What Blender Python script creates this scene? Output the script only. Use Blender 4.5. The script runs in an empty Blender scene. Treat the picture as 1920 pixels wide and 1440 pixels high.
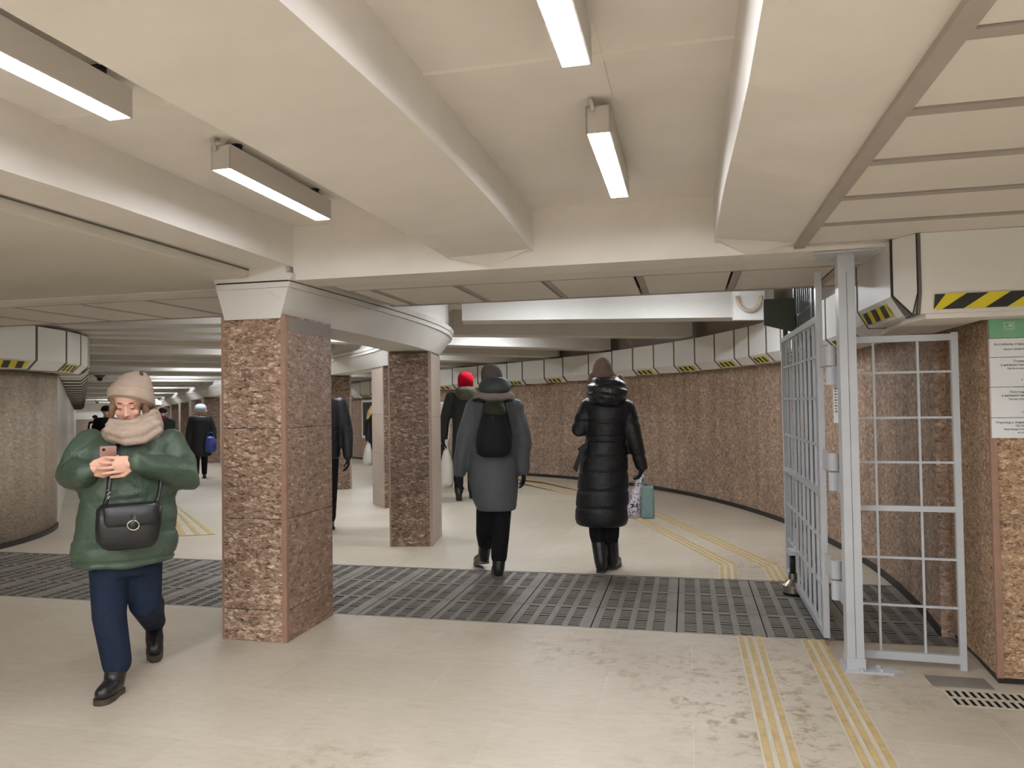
import bpy, math, random
import numpy as np
from mathutils import Vector, Matrix
random.seed(7)
SC = bpy.context.scene
COL = SC.collection

# ------------------------------------------------------------------ camera, world, exposure
FPX, CAM_H = 1404.0, 1.5
YAW, PITCH, ROLL = math.radians(13.12), math.radians(1.45), math.radians(-0.833)
def cam_rot():
    cy, sy, cp, sp, cr, sr = math.cos(YAW), math.sin(YAW), math.cos(PITCH), math.sin(PITCH), math.cos(ROLL), math.sin(ROLL)
    r1 = np.array([[cy, sy, 0], [-sy, cy, 0], [0, 0, 1]])
    r2 = np.array([[1, 0, 0], [0, cp, sp], [0, -sp, cp]])
    m = np.array([[1, 0, 0], [0, 0, -1], [0, 1, 0]])
    r3 = np.array([[cr, -sr, 0], [sr, cr, 0], [0, 0, 1]])
    return r3 @ m @ r2 @ r1
RC = cam_rot()
cam_data = bpy.data.cameras.new('camera')
cam_data.sensor_width = 36.0
cam_data.lens = 36.0 * FPX / 1920.0
cam_data.clip_start, cam_data.clip_end = 0.05, 200
cam = bpy.data.objects.new('camera', cam_data)
COL.objects.link(cam)
mw = Matrix.Identity(4)
for i in range(3):
    mw[i][0], mw[i][1], mw[i][2] = RC[0][i], -RC[1][i], -RC[2][i]
mw[2][3] = CAM_H
cam.matrix_world = mw
SC.camera = cam
world = bpy.data.worlds.new('world')
SC.world = world
world.use_nodes = True
world.node_tree.nodes['Background'].inputs[0].default_value = (1.0, 0.95, 0.88, 1)
world.node_tree.nodes['Background'].inputs[1].default_value = 0.05
SC.view_settings.view_transform = 'Standard'
SC.view_settings.look = 'None'
SC.view_settings.gamma = 1.0
SC.view_settings.use_curve_mapping = False
SC.view_settings.exposure = 0.15
SC.cycles.max_bounces = 10
SC.cycles.diffuse_bounces = 7
SC.cycles.glossy_bounces = 3
SC.cycles.caustics_reflective = False
SC.cycles.caustics_refractive = False
SC.cycles.sample_clamp_indirect = 6.0
LAMP = 46.0            # radiance of a lamp diffuser

CO = np.array([0, 0, CAM_H])
def ray(x, y): return RC.T @ np.array([(x - 960) / FPX, (y - 720) / FPX, 1.0])
def at_z(x, y, z=0.0):
    d = ray(x, y); return CO + d * (z - CAM_H) / d[2]
def at_floor(x, y):
    p = at_z(x, y, 0.0)
    for _ in range(8): p = at_z(x, y, drop(p[0], p[1]))
    return p
def at_plane(x, y, p0, n):
    d = ray(x, y); return CO + d * np.dot(np.array(p0) - CO, n) / np.dot(d, n)
def drop(x, y): return -0.02 * max(0.0, math.hypot(x, y) - 13.0)

# ------------------------------------------------------------------ mesh helpers
class MB:
    def __init__(s): s.v, s.f, s.m = [], [], []
    def add(s, vs, fs, mi=0):
        b = len(s.v); s.v += [tuple(map(float, v)) for v in vs]
        s.f += [tuple(b + i for i in f) for f in fs]; s.m += [mi] * len(fs); return s
    def box(s, x0, x1, y0, y1, z0, z1, mi=0):
        return s.hexa([(x0, y0), (x1, y0), (x1, y1), (x0, y1)], z0, z1, mi)
    def hexa(s, q, z0, z1, mi=0):
        z0 = z0 if hasattr(z0, '__len__') else [z0] * len(q); z1 = z1 if hasattr(z1, '__len__') else [z1] * len(q)
        n = len(q)
        vs = [(x, y, z) for (x, y), z in zip(q, z0)] + [(x, y, z) for (x, y), z in zip(q, z1)]
        fs = [tuple(range(n - 1, -1, -1)), tuple(range(n, 2 * n))] + [(i, (i + 1) % n, n + (i + 1) % n, n + i) for i in range(n)]
        return s.add(vs, fs, mi)
    def obox(s, o, u, w, a0, a1, b0, b1, z0, z1, mi=0):      # box in a turned frame: o + a*u + b*w
        q = [(o[0] + a * u[0] + b * w[0], o[1] + a * u[1] + b * w[1]) for a, b in ((a0, b0), (a1, b0), (a1, b1), (a0, b1))]
        return s.hexa(q, z0, z1, mi)
    def rings(s, rs, cap=True, mi=0, closed=False):
        n = len(rs[0]); vs = [p for r in rs for p in r]; fs = []
        for k in range(len(rs) - 1 + (1 if closed else 0)):
            a, b = k * n, ((k + 1) % len(rs)) * n
            fs += [(a + i, a + (i + 1) % n, b + (i + 1) % n, b + i) for i in range(n)]
        if cap and not closed: fs += [tuple(range(n - 1, -1, -1)), tuple((len(rs) - 1) * n + i for i in range(n))]
        return s.add(vs, fs, mi)
    def tube(s, pts, r, n=10, mi=0, flat=1.0, cap=True):
        pts = [np.array(p, float) for p in pts]
        rr = r if hasattr(r, '__len__') else [r] * len(pts)
        up = None; out = []
        for i, p in enumerate(pts):
            t = pts[min(i + 1, len(pts) - 1)] - pts[max(i - 1, 0)]; t = t / (np.linalg.norm(t) + 1e-9)
            if up is None:
                up = np.array([0, 0, 1.0]) if abs(t[2]) < 0.9 else np.array([0, 1.0, 0])
            a = np.cross(t, up); a /= np.linalg.norm(a) + 1e-9
            b = np.cross(a, t); up = b
            out.append([p + rr[i] * (math.cos(2 * math.pi * k / n) * a * flat + math.sin(2 * math.pi * k / n) * b) for k in range(n)])
        return s.rings(out, cap, mi)
    def ball(s, c, r, n=12, m=8, mi=0, axes=None):
        c = np.array(c, float); r = r if hasattr(r, '__len__') else (r, r, r)
        ax = axes if axes is not None else np.eye(3)
        vs = [c + ax[2] * r[2]]; fs = []
        for j in range(1, m):
            th = math.pi * j / m
            for i in range(n):
                ph = 2 * math.pi * i / n
                vs.append(c + ax[0] * r[0] * math.sin(th) * math.cos(ph) + ax[1] * r[1] * math.sin(th) * math.sin(ph) + ax[2] * r[2] * math.cos(th))
        vs.append(c - ax[2] * r[2])
        fs += [(0, 1 + i, 1 + (i + 1) % n) for i in range(n)]
        for j in range(m - 2):
            a, b = 1 + j * n, 1 + (j + 1) * n
            fs += [(a + i, b + i, b + (i + 1) % n, a + (i + 1) % n) for i in range(n)]
        a = 1 + (m - 2) * n; e = len(vs) - 1
        fs += [(a + i, e, a + (i + 1) % n) for i in range(n)]
        return s.add(vs, fs, mi)
    def limb(s, pts, rr, n=12, mi=0):                      # tube with rounded ends
        s.tube(pts, rr, n, mi)
        s.ball(pts[0], rr[0], n, 8, mi); s.ball(pts[-1], rr[-1], n, 8, mi); return s

def root_loc(o):
    while o.parent is not None: o = o.parent
    return np.array(o.location)
def obj(name, mb, mats, parent=None, smooth=False, loc=None):
    me = bpy.data.meshes.new(name)
    off = root_loc(parent) if parent is not None else (np.array(loc, float) if loc is not None else np.zeros(3))
    me.from_pydata([tuple(np.array(v) - off) for v in mb.v], [], mb.f)
    for m in (mats if isinstance(mats, (list, tuple)) else [mats]): me.materials.append(m)
    if len(me.polygons) == len(mb.m): me.polygons.foreach_set('material_index', mb.m)
    if smooth: me.polygons.foreach_set('use_smooth', [True] * len(me.polygons))
    me.update()
    o = bpy.data.objects.new(name, me); COL.objects.link(o)
    if parent is not None: o.parent = parent
    elif loc is not None: o.location = loc
    return o
def tag(o, label, cat, group=None, kind=None):
    o['label'] = label; o['category'] = cat
    if group: o['group'] = group
    if kind: o['kind'] = kind
    return o
def thing(name, label, cat, loc, group=None, kind=None):
    o = bpy.data.objects.new(name, None); COL.objects.link(o); o.empty_display_size = 0.1
    o.location = tuple(float(x) for x in loc)
    return tag(o, label, cat, group, kind)
def struct(name, mb, mats, smooth=False):
    o = obj(name, mb, mats, smooth=smooth); o['kind'] = 'structure'; return o
def copy_tree(o, parent=None):
    c = o.copy(); COL.objects.link(c)
    if parent is not None: c.parent = parent
    for ch in list(o.children): copy_tree(ch, c)
    return c
def recalc(o):
    import bmesh
    b = bmesh.new(); b.from_mesh(o.data); bmesh.ops.recalc_face_normals(b, faces=b.faces); b.to_mesh(o.data); b.free(); return o
def autosmooth(o, ang=40):
    import bmesh
    b = bmesh.new(); b.from_mesh(o.data)
    for f in b.faces: f.smooth = True
    for e in b.edges:
        e.smooth = len(e.link_faces) == 2 and e.calc_face_angle(0) < math.radians(ang)
    b.to_mesh(o.data); b.free(); return o
def fused(name, mb, mats, parent=None, voxel=0.012, smooth=6, factor=0.5, loc=None, displace=None):
    """one continuous surface grown over all the closed pieces in mb"""
    tmp = obj(name + '_tmp', mb, mats, None)
    r = tmp.modifiers.new('r', 'REMESH'); r.mode = 'VOXEL'; r.voxel_size = voxel
    if smooth:
        s = tmp.modifiers.new('s', 'SMOOTH'); s.iterations = smooth; s.factor = factor
    dg = bpy.context.evaluated_depsgraph_get()
    me = bpy.data.meshes.new_from_object(tmp.evaluated_get(dg), preserve_all_data_layers=False, depsgraph=dg)
    old = tmp.data; bpy.data.objects.remove(tmp); bpy.data.meshes.remove(old)
    off = root_loc(parent) if parent is not None else (np.array(loc, float) if loc is not None else np.zeros(3))
    co = np.empty(len(me.vertices) * 3); me.vertices.foreach_get('co', co); co = co.reshape(-1, 3)
    if displace:
        nr = np.empty(len(me.vertices) * 3); me.vertices.foreach_get('normal', nr); co = displace(co, nr.reshape(-1, 3))
    me.vertices.foreach_set('co', (co - off).ravel())
    me.polygons.foreach_set('use_smooth', [True] * len(me.polygons))
    if not me.materials:
        for m in (mats if isinstance(mats, (list, tuple)) else [mats]): me.materials.append(m)
    me.update(); me.name = name
    o = bpy.data.objects.new(name, me); COL.objects.link(o)
    if parent is not None: o.parent = parent
    elif loc is not None: o.location = loc
    return o

# ------------------------------------------------------------------ materials
def lin(c):
    return tuple(((x / 255.0) / 12.92 if x / 255.0 <= 0.04045 else ((x / 255.0 + 0.055) / 1.055) ** 2.4) for x in c) + (1.0,)
class NT:
    def __init__(s, name):
        s.mat = bpy.data.materials.new(name); s.mat.use_nodes = True
        s.t = s.mat.node_tree; s.b = s.t.nodes['Principled BSDF']
        s.co = s.t.nodes.new('ShaderNodeTexCoord')
    def n(s, typ, **kw):
        nd = s.t.nodes.new(typ)
        for k, v in kw.items():
            if k.startswith('i_'): nd.inputs[k[2:].replace('_', ' ')].default_value = v
            else: setattr(nd, k, v)
        return nd
    def l(s, a, b): s.t.links.new(a, b)
    def mapping(s, scale=(1, 1, 1), rot=(0, 0, 0), src='Object'):
        m = s.n('ShaderNodeMapping'); m.inputs['Scale'].default_value = scale; m.inputs['Rotation'].default_value = rot
        s.l(s.co.outputs[src], m.inputs['Vector']); return m.outputs['Vector']
    def noise(s, scale, detail=4, rough=0.55, vec=None, dist=0.0):
        nd = s.n('ShaderNodeTexNoise'); nd.inputs['Scale'].default_value = scale; nd.inputs['Detail'].default_value = detail
        nd.inputs['Roughness'].default_value = rough; nd.inputs['Distortion'].default_value = dist
        s.l(vec if vec is not None else s.co.outputs['Object'], nd.inputs['Vector']); return nd.outputs['Fac']
    def ramp(s, fac, stops):
        r = s.n('ShaderNodeValToRGB'); e = r.color_ramp.elements
        e[0].position, e[0].color = stops[0]; e[1].position, e[1].color = stops[-1]
        for p, c in stops[1:-1]:
            q = e.new(p); q.color = c
        s.l(fac, r.inputs['Fac']); return r.outputs['Color']
    def mix(s, fac, a, b, mode='MIX'):
        m = s.n('ShaderNodeMix', data_type='RGBA', blend_type=mode)
        for sock, v in ((m.inputs[0], fac), (m.inputs[6], a), (m.inputs[7], b)):
            if hasattr(v, 'links') or hasattr(v, 'is_linked'): s.l(v, sock)
            else: sock.default_value = v
        return m.outputs[2]
    def bump(s, h, strength=0.3, dist=0.01, prev=None):
        b = s.n('ShaderNodeBump'); b.inputs['Strength'].default_value = strength; b.inputs['Distance'].default_value = dist
        s.l(h, b.inputs['Height'])
        if prev is not None: s.l(prev, b.inputs['Normal'])
        return b.outputs['Normal']
    def done(s, color=None, rough=0.6, normal=None, metal=0.0, spec=None):
        for k, v in (('Base Color', color), ('Roughness', rough), ('Normal', normal), ('Metallic', metal)):
            if v is None: continue
            if hasattr(v, 'is_linked'): s.l(v, s.b.inputs[k])
            else: s.b.inputs[k].default_value = v
        if spec is not None: s.b.inputs['Specular IOR Level'].default_value = spec
        return s.mat
def flat(name, rgb, rough=0.6, metal=0.0, spec=0.5):
    return NT(name).done(lin(rgb), rough, None, metal, spec)
def mottled(name, rgb, var=0.12, scale=3.0, rough=0.6, bumpst=0.0, bumpscale=60, metal=0.0, spec=0.4, bdist=0.004):
    t = NT(name); f = t.noise(scale, 5)
    lo = tuple(c * (1 - var) for c in lin(rgb)[:3]) + (1,); hi = tuple(min(1, c * (1 + var)) for c in lin(rgb)[:3]) + (1,)
    col = t.ramp(f, [(0.3, lo), (0.7, hi)])
    nm = t.bump(t.noise(bumpscale, 4), bumpst, bdist) if bumpst else None
    return t.done(col, rough, nm, metal, spec)
def emitter(name, rgb, strength):
    t = NT(name); t.b.inputs['Base Color'].default_value = (0.8, 0.8, 0.8, 1)
    t.b.inputs['Emission Color'].default_value = lin(rgb); t.b.inputs['Emission Strength'].default_value = strength
    return t.mat
def granite(name, dark, mid, light, chip=26.0, relief=1.0, rough=0.55, lightpos=0.62, spec=0.35, streak=0.0, zf=2.1):
    t = NT(name)
    v = t.mapping((chip, chip, chip * zf))
    wob = t.n('ShaderNodeTexNoise'); wob.inputs['Scale'].default_value = 1.3; wob.inputs['Detail'].default_value = 2; t.l(v, wob.inputs['Vector'])
    vv = t.n('ShaderNodeMix', data_type='VECTOR'); vv.inputs[0].default_value = 0.28; t.l(v, vv.inputs[4]); 
    sc_ = t.n('ShaderNodeVectorMath', operation='ADD'); t.l(v, sc_.inputs[0]); t.l(wob.outputs['Color'], sc_.inputs[1])
    def vor(scale):
        q = t.n('ShaderNodeTexVoronoi'); q.inputs['Scale'].default_value = scale; q.inputs['Randomness'].default_value = 1.0
        t.l(sc_.outputs['Vector'], q.inputs['Vector']); sp = t.n('ShaderNodeSeparateColor'); t.l(q.outputs['Color'], sp.inputs[0]); return sp.outputs[0], q.outputs['Distance']
    r1, d1 = vor(1.0); r2, d2 = vor(2.1)
    big = t.noise(1.6, 3, 0.5)
    mm_ = tuple(0.5 * (p + q) for p, q in zip(dark, mid)); ml_ = tuple(0.5 * (p + q) for p, q in zip(mid, light))
    stops = [(0.0, lin(dark)), (0.18, lin(mm_)), (0.42, lin(mid)), (0.75, lin(mid)), (0.90, lin(ml_)), (1.0, lin(light))]
    col = t.mix(0.5, t.ramp(r1, stops), t.ramp(r2, stops))
    shade = t.ramp(big, [(0.3, (0.84, 0.82, 0.80, 1)), (0.7, (1.10, 1.09, 1.08, 1))])
    col = t.mix(0.8, col, shade, 'MULTIPLY')
    if streak:
        st = t.noise(1.0, 3, 0.6, t.mapping((5.0, 5.0, 0.25)))
        col = t.mix(streak, col, t.ramp(st, [(0.35, (0.6, 0.58, 0.55, 1)), (0.65, (1.1, 1.1, 1.1, 1))]), 'MULTIPLY')
    nm = t.bump(t.noise(0.9, 3, 0.6, v), 0.7 * relief, 0.03)
    nm = t.bump(r1, 0.35 * relief, 0.010, nm)
    nm = t.bump(d2, 0.5 * relief, 0.010, nm)
    return t.done(col, rough, nm, 0, spec)

def floor_mat():
    t = NT('stone floor tiles')
    br = t.n('ShaderNodeTexBrick'); br.offset = 0.5
    br.inputs['Scale'].default_value = 1.0
    br.inputs['Brick Width'].default_value = 0.9; br.inputs['Row Height'].default_value = 0.6
    br.inputs['Mortar Size'].default_value = 0.004; br.inputs['Mortar Smooth'].default_value = 0.6
    br.inputs['Bias'].default_value = 0.0
    br.inputs['Color1'].default_value = lin((188, 179, 163)); br.inputs['Color2'].default_value = lin((194, 185, 169))
    br.inputs['Mortar'].default_value = lin((201, 192, 177))
    t.l(t.mapping((1, 1, 1), (0, 0, 0)), br.inputs['Vector'])
    col = br.outputs['Color']
    n = t.noise(1.3, 6, 0.6)
    col = t.mix(0.8, col, t.ramp(n, [(0.3, (0.86, 0.84, 0.80, 1)), (0.65, (1.04, 1.03, 1.02, 1))]), 'MULTIPLY')
    fine = t.noise(1.0, 6, 0.7, t.mapping((9, 30, 9), (0, 0, 0.4)), 0.5)
    col = t.mix(0.5, col, t.ramp(fine, [(0.3, (0.82, 0.80, 0.76, 1)), (0.55, (1.03, 1.03, 1.03, 1))]), 'MULTIPLY')
    # dried dirty puddle marks
    big = t.noise(0.75, 2, 0.5, t.mapping((1, 1, 1), (0, 0, 1.0)))
    st = t.noise(9, 8, 0.75, None, 0.25)
    sx = t.n('ShaderNodeSeparateXYZ'); t.l(t.co.outputs['Object'], sx.inputs[0])
    mr = t.n('ShaderNodeMapRange'); mr.inputs['From Min'].default_value = -2.2; mr.inputs['From Max'].default_value = 1.2
    mr.inputs['To Min'].default_value = 0.0; mr.inputs['To Max'].default_value = 0.22; t.l(sx.outputs['X'], mr.inputs['Value'])
    my = t.n('ShaderNodeMapRange'); my.inputs['From Min'].default_value = 5.2; my.inputs['From Max'].default_value = 9.0
    my.inputs['To Min'].default_value = 0.0; my.inputs['To Max'].default_value = -0.16; t.l(sx.outputs['Y'], my.inputs['Value'])
    ad = t.n('ShaderNodeMath', operation='ADD'); t.l(big, ad.inputs[0]); t.l(mr.outputs['Result'], ad.inputs[1])
    ad2 = t.n('ShaderNodeMath', operation='ADD'); t.l(ad.outputs[0], ad2.inputs[0]); t.l(my.outputs['Result'], ad2.inputs[1])
    m1 = t.ramp(ad2.outputs[0], [(0.62, (0, 0, 0, 1)), (0.80, (1, 1, 1, 1))])
    m2 = t.ramp(st, [(0.50, (0, 0, 0, 1)), (0.60, (1, 1, 1, 1))])
    mm = t.mix(1.0, m1, m2, 'MULTIPLY')
    col = t.mix(mm, col, t.mix(1.0, col, (0.60, 0.51, 0.40, 1), 'MULTIPLY'))
    rg = t.n('ShaderNodeMapRange'); rg.inputs['To Min'].default_value = 0.32; rg.inputs['To Max'].default_value = 0.55
    t.l(n, rg.inputs['Value'])
    nm = t.bump(br.outputs['Fac'], 0.25, 0.002)
    nm = t.bump(fine, 0.15, 0.004, nm)
    return t.done(col, rg.outputs['Result'], nm, 0, 0.45)

M = {}
M['paint'] = mottled('cream ceiling paint', (221, 216, 209), 0.05, 2.5, 0.75, 0.06, 30)
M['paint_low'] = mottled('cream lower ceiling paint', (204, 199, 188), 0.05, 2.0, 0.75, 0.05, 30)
M['panel'] = mottled('cream ceiling panel', (220, 214, 205), 0.04, 1.2, 0.6)
M['rib'] = mottled('off white rib paint', (198, 195, 189), 0.04, 2.0, 0.7)
M['beam'] = mottled('off white beam paint', (214, 211, 205), 0.04, 2.0, 0.7)
M['alu'] = mottled('aluminium profile', (166, 156, 147), 0.06, 6, 0.5)
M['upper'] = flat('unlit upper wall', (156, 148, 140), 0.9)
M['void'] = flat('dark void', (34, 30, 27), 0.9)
M['floor'] = floor_mat()
M['pit'] = flat('grate pit and slot shade', (26, 25, 25), 0.9)
M['rough'] = granite('rough split granite', (74, 56, 45), (164, 136, 116), (240, 220, 196), 27, 0.8, 0.55, 0.63)
M['rough2'] = granite('dark rough split granite', (66, 52, 44), (136, 112, 96), (216, 196, 172), 27, 0.8, 0.55, 0.62)
M['side'] = granite('worn granite side', (98, 78, 66), (152, 126, 109), (196, 174, 154), 24, 0.45, 0.5, 0.70)
M['smooth'] = granite('sawn granite', (150, 136, 124), (172, 157, 144), (190, 176, 162), 60, 0.04, 0.42, 0.7)
M['edge'] = mottled('pinkish granite edge', (150, 118, 100), 0.12, 18, 0.5, 0.15, 50)
M['wall'] = granite('granite wall', (104, 84, 70), (172, 148, 130), (222, 200, 178), 24, 0.6, 0.6, 0.64, streak=0.45, zf=1.5)
M['wall_pale'] = granite('pale granite wall', (138, 125, 112), (170, 156, 141), (196, 182, 165), 18, 0.4, 0.45, 0.66, streak=0.4)
M['polish'] = mottled('polished grey marble wall', (190, 186, 178), 0.10, 1.5, 0.30, spec=0.5)
M['block'] = granite('golden granite block', (84, 62, 46), (176, 146, 116), (240, 216, 184), 44, 0.7, 0.5, 0.61, zf=1.5)
M['duct'] = mottled('white duct sheet', (220, 218, 213), 0.03, 1.5, 0.45)
M['seam'] = flat('duct seam grey', (96, 89, 83), 0.6)
M['yellow'] = flat('hazard yellow', (216, 200, 24), 0.4)
M['black'] = flat('hazard black', (22, 21, 20), 0.4)
M['base'] = flat('black skirting', (36, 30, 27), 0.5)
M['grate'] = mottled('cast floor grate', (130, 124, 117), 0.22, 2.2, 0.5, 0.2, 90, metal=0.15)
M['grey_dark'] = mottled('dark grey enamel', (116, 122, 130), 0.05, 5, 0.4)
M['grey'] = mottled('grey gloss enamel', (182, 186, 190), 0.05, 5, 0.32, 0.12, 40)
M['steel'] = flat('brushed steel', (176, 168, 156), 0.25, 0.9)
M['dark'] = flat('dark rubber', (30, 29, 28), 0.6)
M['green'] = flat('dark green plate', (62, 70, 58), 0.5)
M['lampbody'] = flat('lamp housing grey', (186, 180, 173), 0.45)
M['glow'] = emitter('lamp diffuser', (244, 247, 255), LAMP)
M['glow_far'] = emitter('passage lamp diffuser', (243, 248, 255), LAMP * 2.3)
M['glow_fill'] = emitter('fill lamp diffuser', (244, 247, 255), LAMP * 2.05)
M['tact'] = mottled('yellow tactile line', (186, 162, 112), 0.18, 14, 0.5)
M['tact_base'] = mottled('pale tactile tile', (196, 187, 168), 0.07, 6, 0.5)
M['sign_white'] = flat('sign white', (226, 229, 230), 0.4)
M['sign_green'] = mottled('sign green', (120, 174, 140), 0.12, 4, 0.4)
M['ink'] = flat('ink black', (28, 28, 30), 0.5)
M['red'] = flat('print red', (190, 40, 60), 0.5)
M['greenp'] = flat('print green', (50, 130, 70), 0.5)
M['white'] = flat('white paint', (238, 238, 236), 0.5)
M['screen'] = flat('dark glass panel', (26, 27, 29), 0.12)
M['cable'] = flat('beige cable duct', (196, 182, 160), 0.6)
# ------------------------------------------------------------------ plan of the curved passage
CC = np.array([-9.719, 6.399])          # centre of the bend
RW, RL, RP = 11.304, 2.47, 6.95         # radius of outer wall, inner wall, pillar row
def pol(r, deg): a = math.radians(deg); return np.array([CC[0] + r * math.cos(a), CC[1] + r * math.sin(a)])
A_END = 43.0
UD = np.array([-math.sin(math.radians(A_END)), math.cos(math.radians(A_END))])
ND = np.array([math.cos(math.radians(A_END)), math.sin(math.radians(A_END))])
def arc(r, a0, a1, n): return [pol(r, a0 + (a1 - a0) * i / n) for i in range(n + 1)]
PATH_R = arc(RW, -6.06, 60, 33) + [np.array(p) for p in [(-4.75, 16.62), (-5.6, 17.28), (-6.6, 18.25), (-9.0, 21.0), (-14.0, 26.4), (-22, 35.0), (-30, 43.6)]]
PATH_L = arc(RL, -75, A_END, 36) + [pol(RL, A_END) + UD * t for t in (1, 2, 4, 7, 11, 16, 24, 34, 42)]
ZC = 2.80                                # flat slab over the whole place
def resample(path, step):
    out = [path[0]]; acc = 0
    for a, b in zip(path, path[1:]):
        d = np.linalg.norm(b - a); t = step - acc
        while t <= d:
            out.append(a + (b - a) * t / d); t += step
        acc = (acc + d) % step if d + acc >= step else acc + d
    return out
def offset_path(path, d):                # to the side that faces the passage centre is chosen by the sign of d
    out = []
    for i, p in enumerate(path):
        t = path[min(i + 1, len(path) - 1)] - path[max(i - 1, 0)]; t = t / np.linalg.norm(t)
        out.append(p + d * np.array([-t[1], t[0]]))
    return out
def band(mb, path, d0, d1, z0, z1, mi=0):
    a, b = offset_path(path, d0), offset_path(path, d1)
    rs = []
    for p, q in zip(a, b):
        dz = drop(*p)
        rs.append([(p[0], p[1], z0 + dz), (q[0], q[1], z0 + dz), (q[0], q[1], z1 + dz), (p[0], p[1], z1 + dz)])
    return mb.rings(rs, True, mi)

# ------------------------------------------------------------------ floor
G0, G1 = 4.995, 6.525                    # the grate strip
DR = (1.237, 1.75, 4.06, 4.28)           # the small drain by the block
fl = MB()
fl.box(-12, DR[0], -6.2, G0, -0.08, 0); fl.box(DR[1], 2.6, -6.2, G0, -0.08, 0)
fl.box(DR[0], DR[1], -6.2, DR[2], -0.08, 0); fl.box(DR[0], DR[1], DR[3], G0, -0.08, 0)
xs = [2.6 - 2.2 * i for i in range(20)]; ys = [G1 + 0.0] + [8.0 + 2.0 * i for i in range(22)]
vs = [(x, y, drop(x, y)) for y in ys for x in xs]; n = len(xs)
fl.add(vs, [(j * n + i, (j + 1) * n + i, (j + 1) * n + i + 1, j * n + i + 1) for j in range(len(ys) - 1) for i in range(n - 1)])
fl.add([(-12, G1, 0), (2.6, G1, 0), (2.6, G1, -0.08), (-12, G1, -0.08)], [(0, 1, 2, 3)])
recalc(struct('floor', fl, M['floor']))
pit = MB(); pit.box(-12, 2.6, G0 - 0.02, G1 + 0.02, -0.14, -0.085); pit.box(DR[0] - .02, DR[1] + .02, DR[2] - .02, DR[3] + .02, -0.2, -0.16)
struct('floor_pit', pit, M['pit'])
ed = MB(); ed.box(-9, 1.59, G1 - 0.004, G1 + 0.006, -0.02, 0.003); struct('floor_edge_strip', ed, M['seam'])

# ------------------------------------------------------------------ walls
w = MB(); band(w, PATH_R, 0, -0.25, -0.02, 2.30, 0); struct('wall_right', w, M['wall'], False)
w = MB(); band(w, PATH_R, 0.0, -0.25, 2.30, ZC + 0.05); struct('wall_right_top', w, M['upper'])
w = MB(); band(w, PATH_R, 0.0, 0.014, 0.0, 0.055); struct('baseboard_right', w, M['base'])
w = MB(); band(w, PATH_L[:37], 0, 0.25, -0.02, 2.30); struct('wall_left', w, M['wall_pale'], True)
w = MB(); band(w, PATH_L[36:], 0, 0.25, -0.02, 2.30); struct('wall_left_corridor', w, M['polish'])
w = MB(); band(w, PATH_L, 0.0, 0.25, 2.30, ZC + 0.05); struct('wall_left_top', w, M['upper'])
w = MB(); band(w, PATH_L[:37], 0.0, -0.014, 0.0, 0.055); struct('baseboard_left', w, M['base'])
# near side block with the sign: flank and front
w = MB()
w.hexa([(1.555, 4.400), (2.6, 4.400), (2.6, 5.25), (1.586, 5.25), (1.572, 4.80)], 0.035, 2.30)
struct('wall_right_block', w, M['block'])
w = MB(); w.hexa([(1.556, 4.42), (2.6, 4.42), (2.6, 5.25), (1.60, 5.25), (1.585, 4.80)], 0.0, 0.035); struct('baseboard_block', w, M['base'])
w = MB(); w.box(1.543, 1.575, 4.392, 4.412, 0.035, 2.30); struct('trim_1', w, M['edge'])
w = MB(); w.box(2.42, 2.6, -6.2, 4.45, 0, ZC); struct('wall_right_near', w, M['rib'])
w = MB(); w.box(-12, 2.6, -6.3, -6.1, 0, ZC); struct('wall_back', w, M['rib'])
pL = pol(RL, -75); w = MB(); w.box(pL[0] - 0.2, pL[0], -6.2, pL[1] + 0.02, 0, ZC); struct('wall_left_near', w, M['wall_pale'])
# far end of the corridor
eo = pol(RP, A_END) + UD * 34.5; ez = drop(*eo)
w = MB(); w.obox(eo, UD, ND, 0, 0.3, -6, 6, ez, ez + 1.62); struct('wall_far', w, M['wall_pale'])
w = MB(); w.obox(eo, UD, ND, 0, 0.3, -6, 6, ez + 1.62, ez + 2.9); struct('wall_far_top', w, M['white'])

# ------------------------------------------------------------------ slab and near ceiling
s = MB(); s.box(-12, 2.6, -6.2, 6.6, ZC, ZC + 0.1)
struct('ceiling_slab', s, M['paint'])
s = MB()
xs2 = [2.6 - 2.2 * i for i in range(20)]; ys2 = [6.5] + [8.0 + 2.0 * i for i in range(22)]
vs = [(x, y, ZC + drop(x, y)) for y in ys2 for x in xs2]; n = len(xs2)
s.add(vs, [(j * n + i, j * n + i + 1, (j + 1) * n + i + 1, (j + 1) * n + i) for j in range(len(ys2) - 1) for i in range(n - 1)])
struct('ceiling_passage', s, M['paint'])
YB = 4.375                                # front of the cross beam
s = MB(); s.box(-0.90, 0.20, -6.1, YB + .05, 2.66, 2.72); s.box(-2.50, -1.38, -6.1, YB + .05, 2.66, 2.72)
struct('ceiling', s, M['paint'])
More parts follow.
